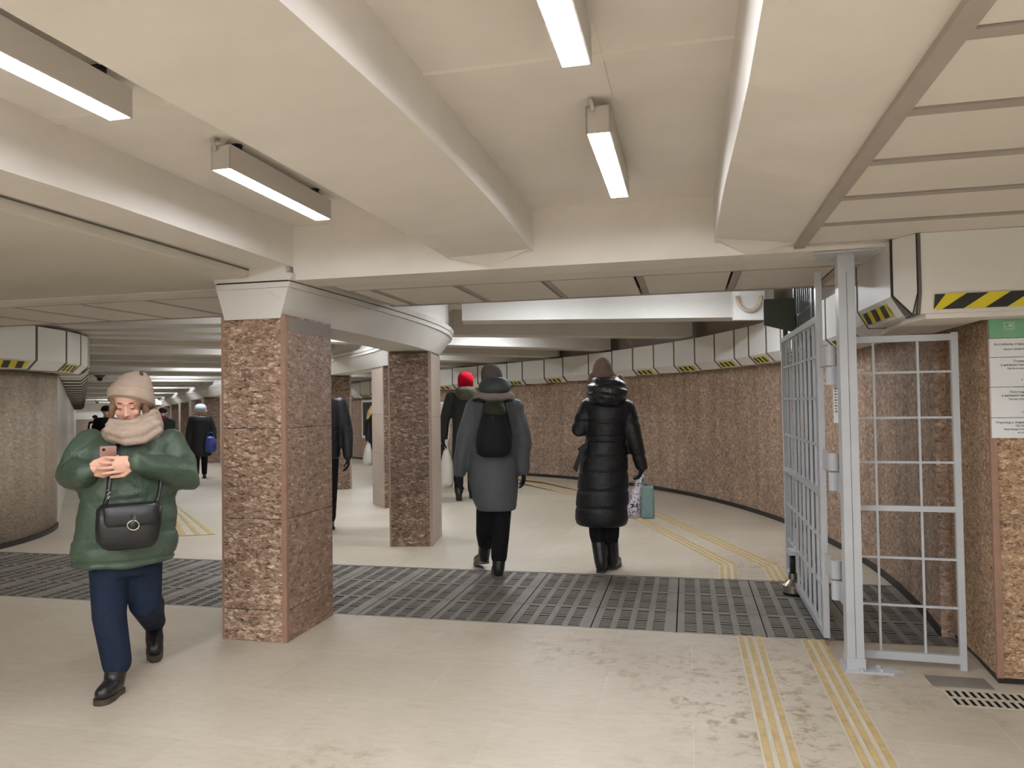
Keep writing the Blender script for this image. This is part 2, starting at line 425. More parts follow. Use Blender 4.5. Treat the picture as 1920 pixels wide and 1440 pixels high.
# joint strip across the bays
s = MB(); s.box(-0.877, 0.171, 2.46, 2.515, 2.652, 2.662); s.box(-2.46, -1.395, 2.46, 2.515, 2.652, 2.662); s.box(-0.877, 0.171, 2.457, 2.461, 2.648, 2.662)
struct('trim_2', s, M['paint'])
def prof_beam(name, xl, xr, pl, pr, mat):
    ysamp = [-6.1, -4, -2, 0, 0.8, 1.3, 1.7, 2.0, 2.4, 2.8, 3.2, 3.6, 4.0, YB + 0.03]
    f = lambda p, y: float(np.interp(y, [q[0] for q in p], [q[1] for q in p]))
    rs = [[(xl, y, f(pl, y)), (xr, y, f(pr, y)), (xr, y, 2.74), (xl, y, 2.74)] for y in ysamp]
    mb = MB(); mb.rings(rs); o = struct(name, mb, mat); recalc(o); return o
prof_beam('ceiling_beam_middle', -1.395, -0.877, [(1.5, 2.35), (2.2, 2.365), (3, 2.38), (4.37, 2.382)], [(1.0, 2.395), (1.5, 2.412), (1.8, 2.43), (2.3, 2.452), (3.0, 2.458), (3.7, 2.44), (4.37, 2.403)], M['paint'])
prof_beam('ceiling_beam_right', 0.171, 0.605, [(0.5, 2.35), (1.6, 2.330), (2.0, 2.315), (2.5, 2.340), (3.4, 2.405), (4.37, 2.388)], [(0, 2.34), (4.37, 2.335)], M['paint'])
prof_beam('ceiling_beam_left', -2.76, -2.46, [(1, 2.388), (4.37, 2.398)], [(1, 2.385), (2.2, 2.390), (2.7, 2.404), (4.37, 2.401)], M['paint'])
# wedge of plaster where the middle beam meets the cross beam
s = MB(); s.add([(-1.39, 4.30, 2.384), (-0.88, 4.30, 2.405), (-1.14, YB, 2.335), (-1.39, YB, 2.40), (-0.88, YB, 2.42)], [(0, 1, 2), (0, 2, 3), (1, 4, 2), (0, 3, 4, 1), (2, 4, 3)])
recalc(struct('ceiling_beam_wedge', s, M['paint']))
s = MB(); s.add([(0.175, 4.25, 2.392), (0.60, 4.25, 2.340), (0.34, YB, 2.312), (0.175, YB, 2.40), (0.60, YB, 2.36)], [(0, 1, 2), (0, 2, 3), (1, 4, 2), (0, 3, 4, 1), (2, 4, 3)])
recalc(struct('ceiling_beam_wedge_right', s, M['paint']))
# low ceiling beyond the side beam
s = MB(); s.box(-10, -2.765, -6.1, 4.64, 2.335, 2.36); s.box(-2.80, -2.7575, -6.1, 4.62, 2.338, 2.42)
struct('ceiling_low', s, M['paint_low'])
s = MB(); s.box(-2.752, -2.746, -6.1, 4.375, 2.383, 2.390); struct('trim_3', s, M['seam'])
# cross beam with its flat soffit boards
s = MB(); s.box(-2.46, 1.9, YB, 4.66, 2.312, 2.75); s.box(-10, -2.3, 4.655, 4.68, 2.32, 2.36)
struct('ceiling_cross_beam', s, M['paint'])
s = MB(); s.box(-2.33, 1.12, 4.675, 4.895, 2.312, 2.33); s.box(-10, -3.05, 4.69, 4.84, 2.312, 2.33)
struct('ceiling_soffit_board', s, M['panel'])
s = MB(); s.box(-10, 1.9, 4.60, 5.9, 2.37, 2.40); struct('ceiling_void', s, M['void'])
# panels over the grate strip, open joints between them with an aluminium strip
def panels(name, xs, y0, y1, z, group):
    mb = MB(); al = MB()
    for a, b in zip(xs, xs[1:]):
        mb.box(a + 0.055, b - 0.014, y0, y1 - 0.05, z, z + 0.018)
        al.box(a + 0.004, a + 0.052, y0 + 0.01, y1 - 0.02, z + 0.003, z + 0.016)
    al.box(xs[0], xs[-1], y1 - 0.042, y1, z - 0.004, z + 0.016)
    al.box(xs[0], xs[-1], y0 - 0.035, y0 - 0.008, z + 0.002, z + 0.016)
    mb.box(xs[0], xs[-1], y1 - 0.002, y1 + 0.02, z, z + 0.52)
    struct(name, mb, M['panel']); struct(name.replace('ceiling', 'trim') + '_strips', al, M['alu'])
xsr = [-2.36] + [-2.165 + 0.617 * i for i in range(6)] + [1.35]
panels('ceiling_panels', xsr, 4.945, 5.80, 2.312, None)
xsl = [-3.10 - 0.0] + [-3.36 - 0.612 * i for i in range(12)]
panels('ceiling_panels_left', xsl[::-1], 4.885, 5.94, 2.312, None)
# panel ceiling on the near side to the gate
s = MB(); a = MB(); yy = [1.87 + 0.482 * i for i in range(-17, 6)]
for p, q in zip(yy, yy[1:]):
    s.box(0.632, 2.5, p + 0.058, q - 0.012, 2.333, 2.352); a.box(0.64, 2.5, p + 0.004, p + 0.055, 2.330, 2.346)
s.box(0.60, 2.5, yy[-1] + 0.05, YB + 0.02, 2.333, 2.36)
struct('ceiling_panels_near', s, M['panel'])
a.box(0.583, 0.640, -6.1, 4.31, 2.316, 2.345); struct('trim_4', a, M['alu'])
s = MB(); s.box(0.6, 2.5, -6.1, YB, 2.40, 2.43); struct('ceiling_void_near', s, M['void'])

# ------------------------------------------------------------------ pillars
def frame_at(o, deg):
    a = math.radians(deg)
    return np.array(o), np.array([-math.sin(a), math.cos(a)]), np.array([math.cos(a), math.sin(a)])
def rowp(k):                              # centre of front face of pillar k of the row
    return None
PW, PD = 0.46, 0.65
P4 = np.array([-5.985, 12.688])
pills = [((-2.957, 4.33), 0.0), ((-3.088, 7.451), 10.0), ((-4.310, 10.19), 38.0), (tuple(P4 - 0.46 * np.array([0.68, 0.733])), 47.0)]
U2 = np.array([-0.69, 0.724]); N2 = np.array([0.724, 0.69])
for k in range(1, 11):
    p = P4 + U2 * 2.96 * k - N2 * (0.46 + 0.35 * min(1, k / 4))
    pills.append((tuple(p), 43.6))
names = ['first', 'second', 'third', 'fourth', 'fifth', 'sixth', 'seventh', 'eighth', 'ninth', 'tenth', 'eleventh', 'twelfth', 'thirteenth', 'fourteenth', 'fifteenth', 'sixteenth', 'seventeenth']
ctrs = []
for k, (o, deg) in enumerate(pills):
    o, u, nn = frame_at(o, deg)
    ctrs.append((o + nn * PW / 2, u, nn))
    dz = drop(*o); zt = dz + (2.09 if k == 0 else (2.062 if k < 4 else 2.045))
    lab = {0: 'large brown granite pillar beside the grate strip, nearest of the row',
           1: 'brown granite pillar just beyond the grate strip, beside the person with a backpack',
           2: 'granite pillar with a smooth pale flank, half hidden behind the second pillar',
           3: 'dark granite pillar seen in the gap behind the man in a dark jacket'}.get(k, 'distant granite pillar of the corridor colonnade, %s from the nearest pillar' % names[k])
    t = thing('granite_pillar', lab, 'pillar', (*(o + nn * PW / 2 + u * PD / 2), dz), 'granite pillars of the central row', 'thing')
    fr = M['rough'] if k == 0 else M['rough2']
    sd = M['side'] if k == 0 else M['smooth']
    e = 0.0
    mb = MB(); mb.obox(o, nn, u, 0.008, PW - 0.008, 0.008, PD - 0.008, dz, zt); obj('core', mb, M['seam'], t)
    if k < 5:
        zj = [dz, dz + 0.20, dz + 0.78, dz + 1.36, zt - (0.02 if k else 0.0)]
        mf = MB()
        for za, zb in zip(zj, zj[1:]): mf.obox(o, nn, u, 0.014, PW - 0.03, 0.0, 0.02, za + 0.0025, zb - 0.0025)
        obj('front_facing', mf, fr, t)
        mf = MB()
        for za, zb in zip(zj, zj[1:]): mf.obox(o, nn, u, PW - 0.02, PW, 0.024, PD - 0.015, za + 0.002, zb - 0.002)
        obj('side_facing', mf, sd, t)
        mf = MB()
        for za, zb in zip(zj, zj[1:]): mf.obox(o, nn, u, 0.0, 0.02, 0.024, PD - 0.015, za + 0.002, zb - 0.002)
        obj('side_facing', mf, M['smooth'] if k else M['side'], t)
        mf = MB()
        for za, zb in zip(zj, zj[1:]): mf.obox(o, nn, u, 0.014, PW - 0.014, PD - 0.02, PD, za + 0.002, zb - 0.002)
        obj('rear_facing', mf, fr, t)
        mf = MB()
        mf.obox(o, nn, u, PW - 0.032, PW + 0.001, -0.001, 0.026, dz, zt); mf.obox(o, nn, u, -0.001, 0.015, -0.001, 0.026, dz, zt)
        obj('corner_strip', mf, M['edge'] if k == 0 else sd, t)
        if k == 0:                        # bare mortar patch under the cap
            mf = MB(); mf.obox(o, nn, u, PW - 0.002, PW + 0.003, 0.05, PD - 0.03, 1.985, 2.075); obj('mortar_patch', mf, flat('grey mortar', (142, 136, 130), 0.8), t)
    else:
        mf = MB(); mf.obox(o, nn, u, 0, PW, 0, PD, dz + 0.002, zt); obj('facing', mf, fr, t)
        mf = MB(); mf.obox(o, nn, u, -0.006, 0.0, 0.01, PD - 0.01, dz + 0.002, zt); obj('side_facing', mf, M['smooth'], t)

# beam that rides on the pillar row, flared towards the top
line = []
for k, (p, u, nn) in enumerate(ctrs):
    if k == 0: line += [(p - u * 0.008, u, nn)]
    line += [(p + u * (0.33), u, nn)]
line.append((ctrs[-1][0] + U2 * 3.2, ctrs[-1][1], ctrs[-1][2]))
pts = []
for (p, u, nn), (q, v, mm) in zip(line, line[1:]):
    for i in range(6):
        t = i / 6.0; d = np.linalg.norm(q - p)
        h = lambda t: (2 * t**3 - 3 * t**2 + 1, t**3 - 2 * t**2 + t, -2 * t**3 + 3 * t**2, t**3 - t**2)
        a, b, c_, e_ = h(t); pos = a * p + b * d * u + c_ * q + e_ * d * v
        w_ = nn * (1 - t) + mm * t
        pts.append((pos, w_ / np.linalg.norm(w_)))
pts.append((line[-1][0], line[-1][2]))
def row_beam(profile):
    rs = []; s0 = 0; prev = pts[0][0]
    for pos, w_ in pts:
        s0 += np.linalg.norm(pos - prev); prev = pos
        dz = drop(*pos); fl_ = min(1.0, s0 / 3.0)
        half = [(hw0 + (hw1 - hw0) * fl_, z) for hw0, hw1, z in profile]
        rs.append([(pos[0] + w_[0] * h, pos[1] + w_[1] * h, z + dz) for h, z in half] + [(pos[0] - w_[0] * h, pos[1] - w_[1] * h, z + dz) for h, z in half[::-1]])
    mb = MB(); mb.rings(rs); return mb
o = struct('row_beam_body', row_beam([(0.20, 0.215, 2.066), (0.258, 0.36, 2.262)]), M['beam']); recalc(o); autosmooth(o, 30)
o = struct('row_beam_moulding', row_beam([(0.262, 0.378, 2.264), (0.268, 0.385, 2.300)]), M['beam']); recalc(o)
o = struct('row_beam_gap', row_beam([(0.256, 0.372, 2.299), (0.256, 0.372, 2.309)]), M['void']); recalc(o)
o = struct('row_beam_top', row_beam([(0.275, 0.39, 2.308), (0.285, 0.40, 2.352), (0.24, 0.34, 2.358), (0.24, 0.34, ZC)]), M['beam']); recalc(o)
s = MB(); s.box(-2.985, -2.74, 4.345, 4.62, 2.255, 2.45); s.hexa([(-2.93, 4.335), (-2.78, 4.335), (-2.78, 4.60), (-2.93, 4.60)], 2.085, 2.36)
struct('ceiling_cap_haunch', s, M['paint'])

# ------------------------------------------------------------------ ribs of the passage ceiling
RIBS = []
for k in range(3): RIBS.append((pol(RP, 14.3 + 13.2 * k), frame_at((0, 0), 14.3 + 13.2 * k)))
o3 = pol(RP, A_END) - UD * 0.28
for k in range(1, 23): RIBS.append((o3 + UD * 1.52 * k, (None, UD, ND)))
for k, (o, (_, u, nn)) in enumerate(RIBS):
    r = MB()
    for a, b in ((0.50, 4.12), (-4.28, -0.46)):
        q = [(o + nn * aa + u * bb) for aa, bb in ((a, 0), (b, 0), (b, 0.42), (a, 0.42))]
        dz = [drop(*p) for p in q]
        r.hexa([tuple(p) for p in q], [2.455 + d for d in dz], [ZC + 0.02 + d for d in dz])
    struct('ceiling_rib_%d' % (k + 1), r, M['rib'])
# ------------------------------------------------------------------ lamps
def make_lamp(label, group, glow, sag=0):
    t = thing('batten_lamp', label, 'ceiling lamp', (0, 0, 0), group)
    L, W, H = 0.93, 0.094, 0.105
    b = MB()
    b.box(-W / 2, -W / 2 + 0.006, 0, L, 0, H); b.box(W / 2 - 0.006, W / 2, 0, L, 0, H)
    b.box(-W / 2, W / 2, 0, 0.006, 0, H); b.box(-W / 2, W / 2, L - 0.006, L, 0, H); b.box(-W / 2, W / 2, 0, L, H - 0.004, H)
    obj('housing', b, M['lampbody'], t)
    d = MB(); d.box(-W / 2 + 0.006, W / 2 - 0.006, 0.006, L - 0.006, -sag if sag else 0.004, 0.012); obj('diffuser', d, glow, t)
    for y in (0.09, L - 0.13):
        q = MB(); q.box(-0.02, 0.02, y, y + 0.04, H, H + 0.036); q.box(-0.03, 0.03, y + 0.01, y + 0.03, H + 0.028, H + 0.036); obj('bracket', q, M['dark'], t)
    c = MB(); c.tube([(-0.02, -0.001, 0.085), (-0.02, -0.02, 0.095), (-0.025, -0.02, 0.12), (-0.025, 0.02, 0.138)], 0.008, 8); obj('cable', c, M['lampbody'], t, True)
    return t
lamp0 = None
lamp1 = None
def place_lamp(x, y, z, rz, label, group, far=False):
    global lamp0, lamp1
    if far:
        if lamp1 is None: lamp1 = t = make_lamp(label, group, M['glow_far'], 0.014)
        else: t = copy_tree(lamp1)
    elif lamp0 is None:
        lamp0 = make_lamp(label, group, M['glow'], 0.0008); t = lamp0
    else:
        t = copy_tree(lamp0)
    t['label'] = label; t['group'] = group
    t.location = (x, y, z); t.rotation_euler = (0, 0, rz)
    return t
gn = 'batten lamps of the near hall'
place_lamp(-0.307, 2.82, 2.52, 0, 'lit batten lamp in the central ceiling bay, the far one by the cross beam', gn)
place_lamp(-0.307, 1.31, 2.52, 0, 'lit batten lamp in the central ceiling bay, cut by the top of the photo', gn)
place_lamp(-1.925, 2.82, 2.52, 0, 'lit batten lamp in the side bay, far one above the large pillar', gn)
place_lamp(-1.925, 1.31, 2.52, 0, 'lit batten lamp in the side bay, cut by the edge of the photo', gn)
fill_lamp0 = None
for k in range(1, 5):  # unseen lamps, outer rows added and all boosted to fill the near hall
    for x, z_ in ((-0.307, 2.52), (-1.925, 2.52), (1.45, 2.20), (-3.9, 2.20)):
        if fill_lamp0 is None: fill_lamp0 = t = make_lamp('', '', M['glow_fill'], 0.02)
        else: t = copy_tree(fill_lamp0)
        t['label'] = 'lit batten lamp of the hall behind the camera'; t['group'] = 'batten lamps behind the camera'
        t.location = (x, 1.31 - 1.51 * k - (0.3 if x > 1 or x < -3 else 0), z_)
def passage_lamp(k, rr):
    o, (_, u, nn) = RIBS[k]
    c_ = o + nn * rr - u * (0.60 if k else 0.85); p = c_ - nn * 0.465
    rz = math.atan2(-nn[0], nn[1])
    return place_lamp(p[0], p[1], ZC - 0.146 + drop(*c_), rz, 'lit batten lamp hidden between the ribs of the passage ceiling', 'batten lamps between the ribs', True)
for k, rr in ((0, 1.4), (0, 2.95), (2, 1.6), (4, 1.4), (6, 1.4), (8, 1.4), (11, 1.4), (14, 1.4), (18, 1.4)): passage_lamp(k, rr)
for k, rr in ((0, -1.5), (1, -1.45), (2, -1.4), (4, -1.4), (7, -1.8), (9, -2.0), (10, -2.0), (13, -2.0), (16, -2.0), (19, -2.2), (21, -1.2), (21, -3.2), (22, -2.2), (22, 1.2)): passage_lamp(k, rr)  # lamps by the last ribs added to light the end wall
for q_ in (-3.2, -1.6, 1.0):  # extra lamps put in to brighten the white end wall
    t = copy_tree(fill_lamp0); p_ = eo + ND * q_ - UD * 1.9; t['label'] = 'lit batten lamp by the bright far end of the corridor'; t['group'] = 'batten lamps at the far end'
    t.location = (p_[0], p_[1], ZC - 0.146 + drop(*p_)); t.rotation_euler = (0, 0, math.atan2(-ND[0], ND[1]))
c = MB(); c.box(-0.262, -0.252, 2.25, 2.82, 2.651, 2.661)
tag(obj('cable_run', c, M['paint'], None), 'thin white cable cover on the central bay ceiling between two lamps', 'cable')
# ------------------------------------------------------------------ floor grates
ORD = names + ['eighteenth', 'nineteenth', 'twentieth', 'twenty-first', 'twenty-second', 'twenty-third', 'twenty-fourth', 'twenty-fifth', 'twenty-sixth', 'twenty-seventh', 'twenty-eighth', 'twenty-ninth', 'thirtieth']
def grate_plate(Wx, Wy, cols, rows, slots, name='floor_grate'):
    mb = MB(); t = 0.045; m = 0.004
    xs = [m]; cw = (Wx - 0.13) / cols
    for c in range(cols):
        x0 = 0.05 + c * cw + c * 0.01; xs += [x0, x0 + cw - 0.03]
    xs.append(Wx - m)
    for i in range(0, len(xs), 2): mb.box(xs[i], xs[i + 1], m, Wy - m, -t, -0.003, 1); mb.box(xs[i], xs[i + 1], m, Wy - m, -0.003, 0)  # bodies under the top face painted dark, standing in for shade in the slots
    rh = (Wy - 0.03 * 2 - 0.02 * (rows - 1)) / rows
    for c in range(cols):
        xa, xb = xs[1 + 2 * c], xs[2 + 2 * c]
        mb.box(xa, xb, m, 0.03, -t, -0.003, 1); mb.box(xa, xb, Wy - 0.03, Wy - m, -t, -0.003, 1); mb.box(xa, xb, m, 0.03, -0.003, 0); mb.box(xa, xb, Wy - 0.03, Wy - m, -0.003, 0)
        for r in range(rows):
            y0 = 0.03 + r * (rh + 0.02)
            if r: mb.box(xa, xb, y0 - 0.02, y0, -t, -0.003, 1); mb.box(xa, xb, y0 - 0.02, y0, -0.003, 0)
            p = rh / slots
            for k in range(1, slots):
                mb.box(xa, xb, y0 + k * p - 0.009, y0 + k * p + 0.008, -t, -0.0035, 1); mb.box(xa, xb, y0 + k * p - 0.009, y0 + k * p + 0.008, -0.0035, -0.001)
    return mb
g0 = None; xg = -0.095 - 0.56 * 14
for j, row in enumerate(('row nearest the camera', 'middle row', 'row farthest from the camera')):
    for i in range(17):
        x = xg + 0.56 * i; y = G0 + 0.51 * j
        lab = 'cast floor grate plate in the %s, %s from the gate' % (row, ORD[16 - i])
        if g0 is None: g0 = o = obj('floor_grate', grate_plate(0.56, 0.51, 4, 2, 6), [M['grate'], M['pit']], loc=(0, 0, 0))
        else: o = g0.copy(); COL.objects.link(o)
        o.location = (x, y, 0.0); tag(o, lab, 'floor grate', 'grate plates of the strip across the hall')
mb = MB()
def db(x0, x1, y0, y1): mb.box(x0, x1, y0, y1, -0.04, -0.002, 1); mb.box(x0, x1, y0, y1, -0.002, 0.002, 0)  # bar sides coloured dark to imitate the shade in the drain slots
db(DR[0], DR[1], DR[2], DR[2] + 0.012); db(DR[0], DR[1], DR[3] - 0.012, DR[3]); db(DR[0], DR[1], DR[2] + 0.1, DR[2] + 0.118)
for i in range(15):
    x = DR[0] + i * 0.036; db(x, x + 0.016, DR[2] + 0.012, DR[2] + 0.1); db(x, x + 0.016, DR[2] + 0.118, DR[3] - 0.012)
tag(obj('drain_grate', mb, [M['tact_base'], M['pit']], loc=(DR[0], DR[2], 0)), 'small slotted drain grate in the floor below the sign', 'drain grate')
mb = MB(); mb.hexa([(1.02, 4.62), (1.52, 4.56), (1.53, 4.40), (1.30, 4.30), (1.06, 4.42)], 0.0, 0.004); 
mb = MB(); mb.hexa([(1.215, 4.31), (1.50, 4.31), (1.50, 4.46), (1.215, 4.46)], 0.0005, 0.006)
tag(obj('floor_plate', mb, M['grate'], loc=(1.3, 4.4, 0)), 'worn dark metal plate let into the floor under the fixed lattice', 'floor plate')

# ------------------------------------------------------------------ tactile guide bands
def tactile(label, path, wid, n=3, rw=0.026):
    t = thing('tactile_band', label, 'tactile paving', (path[0][0], path[0][1], 0), 'tactile guide bands')
    path = [np.array(p, float) for p in path]
    def off(d):
        out = []
        for i, p in enumerate(path):
            tt = path[min(i + 1, len(path) - 1)] - path[max(i - 1, 0)]; tt /= np.linalg.norm(tt)
            nn = np.array([tt[1], -tt[0]])
            if 0 < i < len(path) - 1:
                a = path[i] - path[i - 1]; a /= np.linalg.norm(a); nn = nn / max(0.5, abs(np.dot(np.array([a[1], -a[0]]), nn)))
            out.append(p + nn * d)
        return out
    def strip(d0, d1, z0, z1):
        a, b = off(d0), off(d1); mb = MB()
        mb.rings([[(p[0], p[1], z0), (q[0], q[1], z0), (q[0], q[1], z1), (p[0], p[1], z1)] for p, q in zip(a, b)]); return mb
    obj('base_tile', strip(-wid / 2, wid / 2, 0.0002, 0.0022), M['tact_base'], t)
    for k in range(n):
        c = -wid / 2 + 0.012 + rw / 2 + k * (wid - 0.024 - rw) / (n - 1)
        obj('raised_line', strip(c - rw / 2, c + rw / 2, 0.001, 0.007), M['tact'], t)
tactile('yellow three line tactile band running up to the grate strip, farther from the gate post', [(0.355, -2.0), (0.355, 2.0), (0.355, 4.99)], 0.155)
tactile('yellow three line tactile band ending at the grate strip beside the gate post', [(0.735, -2.0), (0.735, 2.0), (0.735, 4.99)], 0.155)
tactile('yellow tactile band bending away beyond the grates, passing nearer the black coat', [(0.315, 6.535), (0.335, 7.13), (-0.59, 9.60), (-1.30, 11.2), (-2.15, 12.6), (-2.95, 13.7), (-4.2, 14.8)], 0.16)
tactile('yellow tactile band bending away beyond the grates, nearer the curved wall', [(0.720, 6.535), (0.71, 7.10), (-0.34, 9.93), (-1.05, 11.5), (-1.85, 12.85), (-2.6, 13.95), (-3.9, 15.2)], 0.16)
tactile('short yellow tactile band bending behind the person in the green jacket', [(-6.6, 7.40), (-5.70, 7.74), (-7.34, 9.55), (-8.25, 10.5)], 0.30, 4, 0.03)

# ------------------------------------------------------------------ duct casings along the walls
def hit_r(x, y, r):
    d = ray(x, y); o = CO[:2] - CC
    a = d[:2] @ d[:2]; b = 2 * o @ d[:2]; c = o @ o - r * r
    t = (-b + math.sqrt(b * b - 4 * a * c)) / (2 * a); return (CO + d * t)[:2]
ZT, ZK, ZBt = 2.415, 2.045, 1.945
def casing(pa, pb, na, nb, depth, label, sticker, group, zt=ZT, zk=ZK, zb=ZBt, cham=0.10):
    """pa,pb: front edge points in plan; na,nb: unit vectors towards the wall"""
    pa, pb, na, nb = (np.array(v, float) for v in (pa, pb, na, nb))
    t_ = pb - pa; L = np.linalg.norm(t_); t_ /= L; g = 0.006
    a, b = pa + t_ * g, pb - t_ * g
    ctr = (a + b) / 2; dz = drop(*ctr)
    t = thing('duct_casing', label, 'duct casing', (ctr[0], ctr[1], dz + zb), group)
    def sect(p, n, e):
        pr = [(0 + e, zt), (0 + e, zk + e * .4), (cham + e, zb + e), (depth, zb + e), (depth, zt)]
        return [(p[0] + n[0] * o, p[1] + n[1] * o, z + dz) for o, z in pr]
    m = MB(); m.rings([sect(a, na, 0), sect(b, nb, 0)]); recalc(obj('shell', m, M['duct'], t))
    for q0, q1, n_ in ((pa + t_ * .0015, pa + t_ * .016, na), (pb - t_ * .016, pb - t_ * .0015, nb)):
        m = MB(); m.rings([sect(q0, n_, -0.004), sect(q1, n_, -0.004)]); recalc(obj('seam', m, M['seam'], t))
    if sticker:
        # corners on the sloping face
        def sp(s, v, lift):
            p = a + (b - a) * s; n = na + (nb - na) * s
            o = cham * v; z = zk + (zb - zk) * v + dz
            nrm = np.array([-n[0] * (zk - zb), -n[1] * (zk - zb), -cham]); nrm /= np.linalg.norm(nrm)
            return np.array([p[0] + n[0] * o, p[1] + n[1] * o, z]) + nrm * lift
        s0, s1, v0, v1 = sticker
        q = MB(); q.add([sp(s0, v0, .010), sp(s1, v0, .010), sp(s1, v1, .010), sp(s0, v1, .010)], [(0, 1, 2, 3)])
        # slanted black bars
        nb_ = max(3, round((s1 - s0) * L / 0.19)); w = (s1 - s0) / (nb_ * 2); sl = w * (1.1 if L > 1.0 else 0.35)
        for k in range(-1, nb_ + 1):
            x = s0 + (2 * k + 0.4) * w
            top = (max(s0, min(s1, x + sl)), max(s0, min(s1, x + w + sl))); bot = (max(s0, min(s1, x)), max(s0, min(s1, x + w)))
            if top[1] - top[0] + bot[1] - bot[0] < 1e-4: continue
            q.add([sp(top[0], v0, .0125), sp(top[1], v0, .0125), sp(bot[1], v1, .0125), sp(bot[0], v1, .0125)], [(0, 1, 2, 3)], 1)
        obj('hazard_sticker', q, [M['yellow'], M['black']], t)
    return t
RD = 11.02
seams = [(1463, 602), (1436, 608), (1403, 614), (1376, 620), (1339, 627), (1302, 633), (1263, 639), (1225, 645.5), (1186, 651), (1147, 656), (1103, 661), (1055, 667), (1020, 672), (979, 677.5), (950, 682), (921, 687), (891, 692), (862, 697.5), (840.7, 701)]
angs = []
for x, y in seams:
    p = hit_r(x, y, RD); angs.append(math.degrees(math.atan2(p[1] - CC[1], p[0] - CC[0])))
near_angs = [-4.2, 0.4, 5.0, 9.6]
near_angs = [a for a in near_angs if a < angs[0] - 2.5]
while angs[0] - near_angs[-1] > 6: near_angs.append(near_angs[-1] + (angs[0] - near_angs[-1]) / 2)
aa = [a for a in near_angs + angs if a < 58.5]
gd = 'white duct casings along the curved granite wall'
rad = lambda deg: np.array([math.cos(math.radians(deg)), math.sin(math.radians(deg))])
off0 = len(near_angs)
for i in range(len(aa) - 1):
    st = ((i - off0) % 2 == 1)
    lab = 'white duct casing %s on the curved wall, %s from the gate' % ('with hazard sticker' if st else 'without sticker', ORD[i])
    casing(pol(RD, aa[i]), pol(RD, aa[i + 1]), rad(aa[i]), rad(aa[i + 1]), RW - RD - 0.012, lab, (0.18, 0.88, 0.25, 0.85) if st else None, gd)
# straight part of the passage wall
pr = offset_path(PATH_R, RW - RD)
prs = resample(pr, 0.02); j0 = min(range(len(prs)), key=lambda i: np.linalg.norm(prs[i] - pol(RD, aa[-1])))
seq = [prs[i] for i in range(j0, len(prs), 47)][:20]
for i, (p, q) in enumerate(zip(seq, seq[1:])):
    tt = (q - p) / np.linalg.norm(q - p); n_ = np.array([tt[1], -tt[0]]); st = i % 2 == 0
    lab = 'distant white duct casing %s, %s beyond the bend of the passage' % ('with a hazard sticker' if st else 'without a sticker', ORD[i])
    casing(p, q, n_, n_, RW - RD - 0.012, lab, (0.18, 0.88, 0.25, 0.85) if st else None, gd)
# casings round the block with the sign
gb = 'duct casings round the granite block'
casing((1.152, 4.15), (2.40, 4.15), (0.0, 1), (0, 1), 0.245, 'long white duct casing with a large hazard stripe above the green sign', (0.055, 1.0, 0.10, 0.80), gb, 2.331, 2.030, 1.925, 0.035)
tc = thing('duct_casing', 'narrow slanting duct casing on the corner above the gate post', 'duct casing', (1.12, 4.25, 1.925), gb)
m = MB(); m.add([(1.070, 4.284, 2.331), (1.148, 4.155, 2.331), (1.070, 4.284, 2.035), (1.148, 4.155, 2.03), (1.132, 4.184, 1.926), (1.30, 4.36, 2.331), (1.30, 4.36, 1.93)],
    [(0, 2, 3, 1), (2, 4, 3), (0, 5, 6, 4, 2), (1, 3, 4, 6, 5), (0, 1, 5)]); recalc(obj('shell', m, M['duct'], tc))
m = MB(); m.tube([(1.064, 4.286, 2.331), (1.064, 4.286, 2.035), (1.128, 4.182, 1.924)], 0.004, 6); obj('seam', m, M['dark'], tc)
m = MB(); m.tube([(1.150, 4.150, 2.331), (1.150, 4.150, 2.03), (1.132, 4.178, 1.924)], 0.0035, 6); obj('seam', m, M['dark'], tc)
pe = pol(RD, aa[0])
casing((1.045, 5.02), (1.066, 4.292), (1, 0.0), (1, -.12), 0.47, 'white duct casing with a small hazard sticker between corner and gate post', (0.06, 0.80, 0.22, 0.82), gb, 2.331, 2.035, 1.93, 0.062)
casing((pe[0] - 0.0, pe[1]), (1.046, 5.028), (1, 0.0), (1, 0.0), 0.40, 'white duct casing just behind the gate hinges', None, gb, 2.331, 2.04, 1.94, 0.08)
m = MB(); m.hexa([(1.20, 4.21), (2.4, 4.21), (2.4, 4.39), (1.52, 4.39), (1.52, 5.2), (1.22, 5.2), (1.16, 4.4)], 1.90, 1.935)
struct('ceiling_duct_tray', m, M['paint'])
# inner wall casings
RDL = RL + 0.36
seamsL = [(68.7, 609), (124.6, 621), (151.4, 628)]
aL = []
for x, y in seamsL:
    d = ray(x, y); o = CO[:2] - CC; a = d[:2] @ d[:2]; b = 2 * o @ d[:2]; c = o @ o - RDL * RDL
    disc = b * b - 4 * a * c
    t = (-b - math.sqrt(max(0, disc))) / (2 * a); p = (CO + d * t)[:2]; aL.append(math.degrees(math.atan2(p[1] - CC[1], p[0] - CC[0])))
print('left duct angles', aL)
LA = [aL[0] - 26, aL[0] - 13] + aL
while LA[-1] < 33: LA.append(LA[-1] + max(8, (aL[-1] - aL[-2])))
LA.append(43.0)
gl = 'white duct casings along the pale inner wall'
for i in range(len(LA) - 1):
    st = i % 2 == 1
    lab = 'white duct casing %s above the pale curved wall, %s piece' % ('with a hazard sticker' if st else 'without a sticker', ORD[i])
    casing(pol(RDL, LA[i + 1]), pol(RDL, LA[i]), -rad(LA[i + 1]), -rad(LA[i]), 0.335, lab, (0.12, 0.95, 0.15, 0.85) if st else None, gl, 2.305 if pol(RDL, LA[i])[1] < 6.0 else ZT)
p0 = pol(RDL, LA[-1]); 
sp_ = [p0 + UD * (1.0 * i) for i in range(0, 26)]
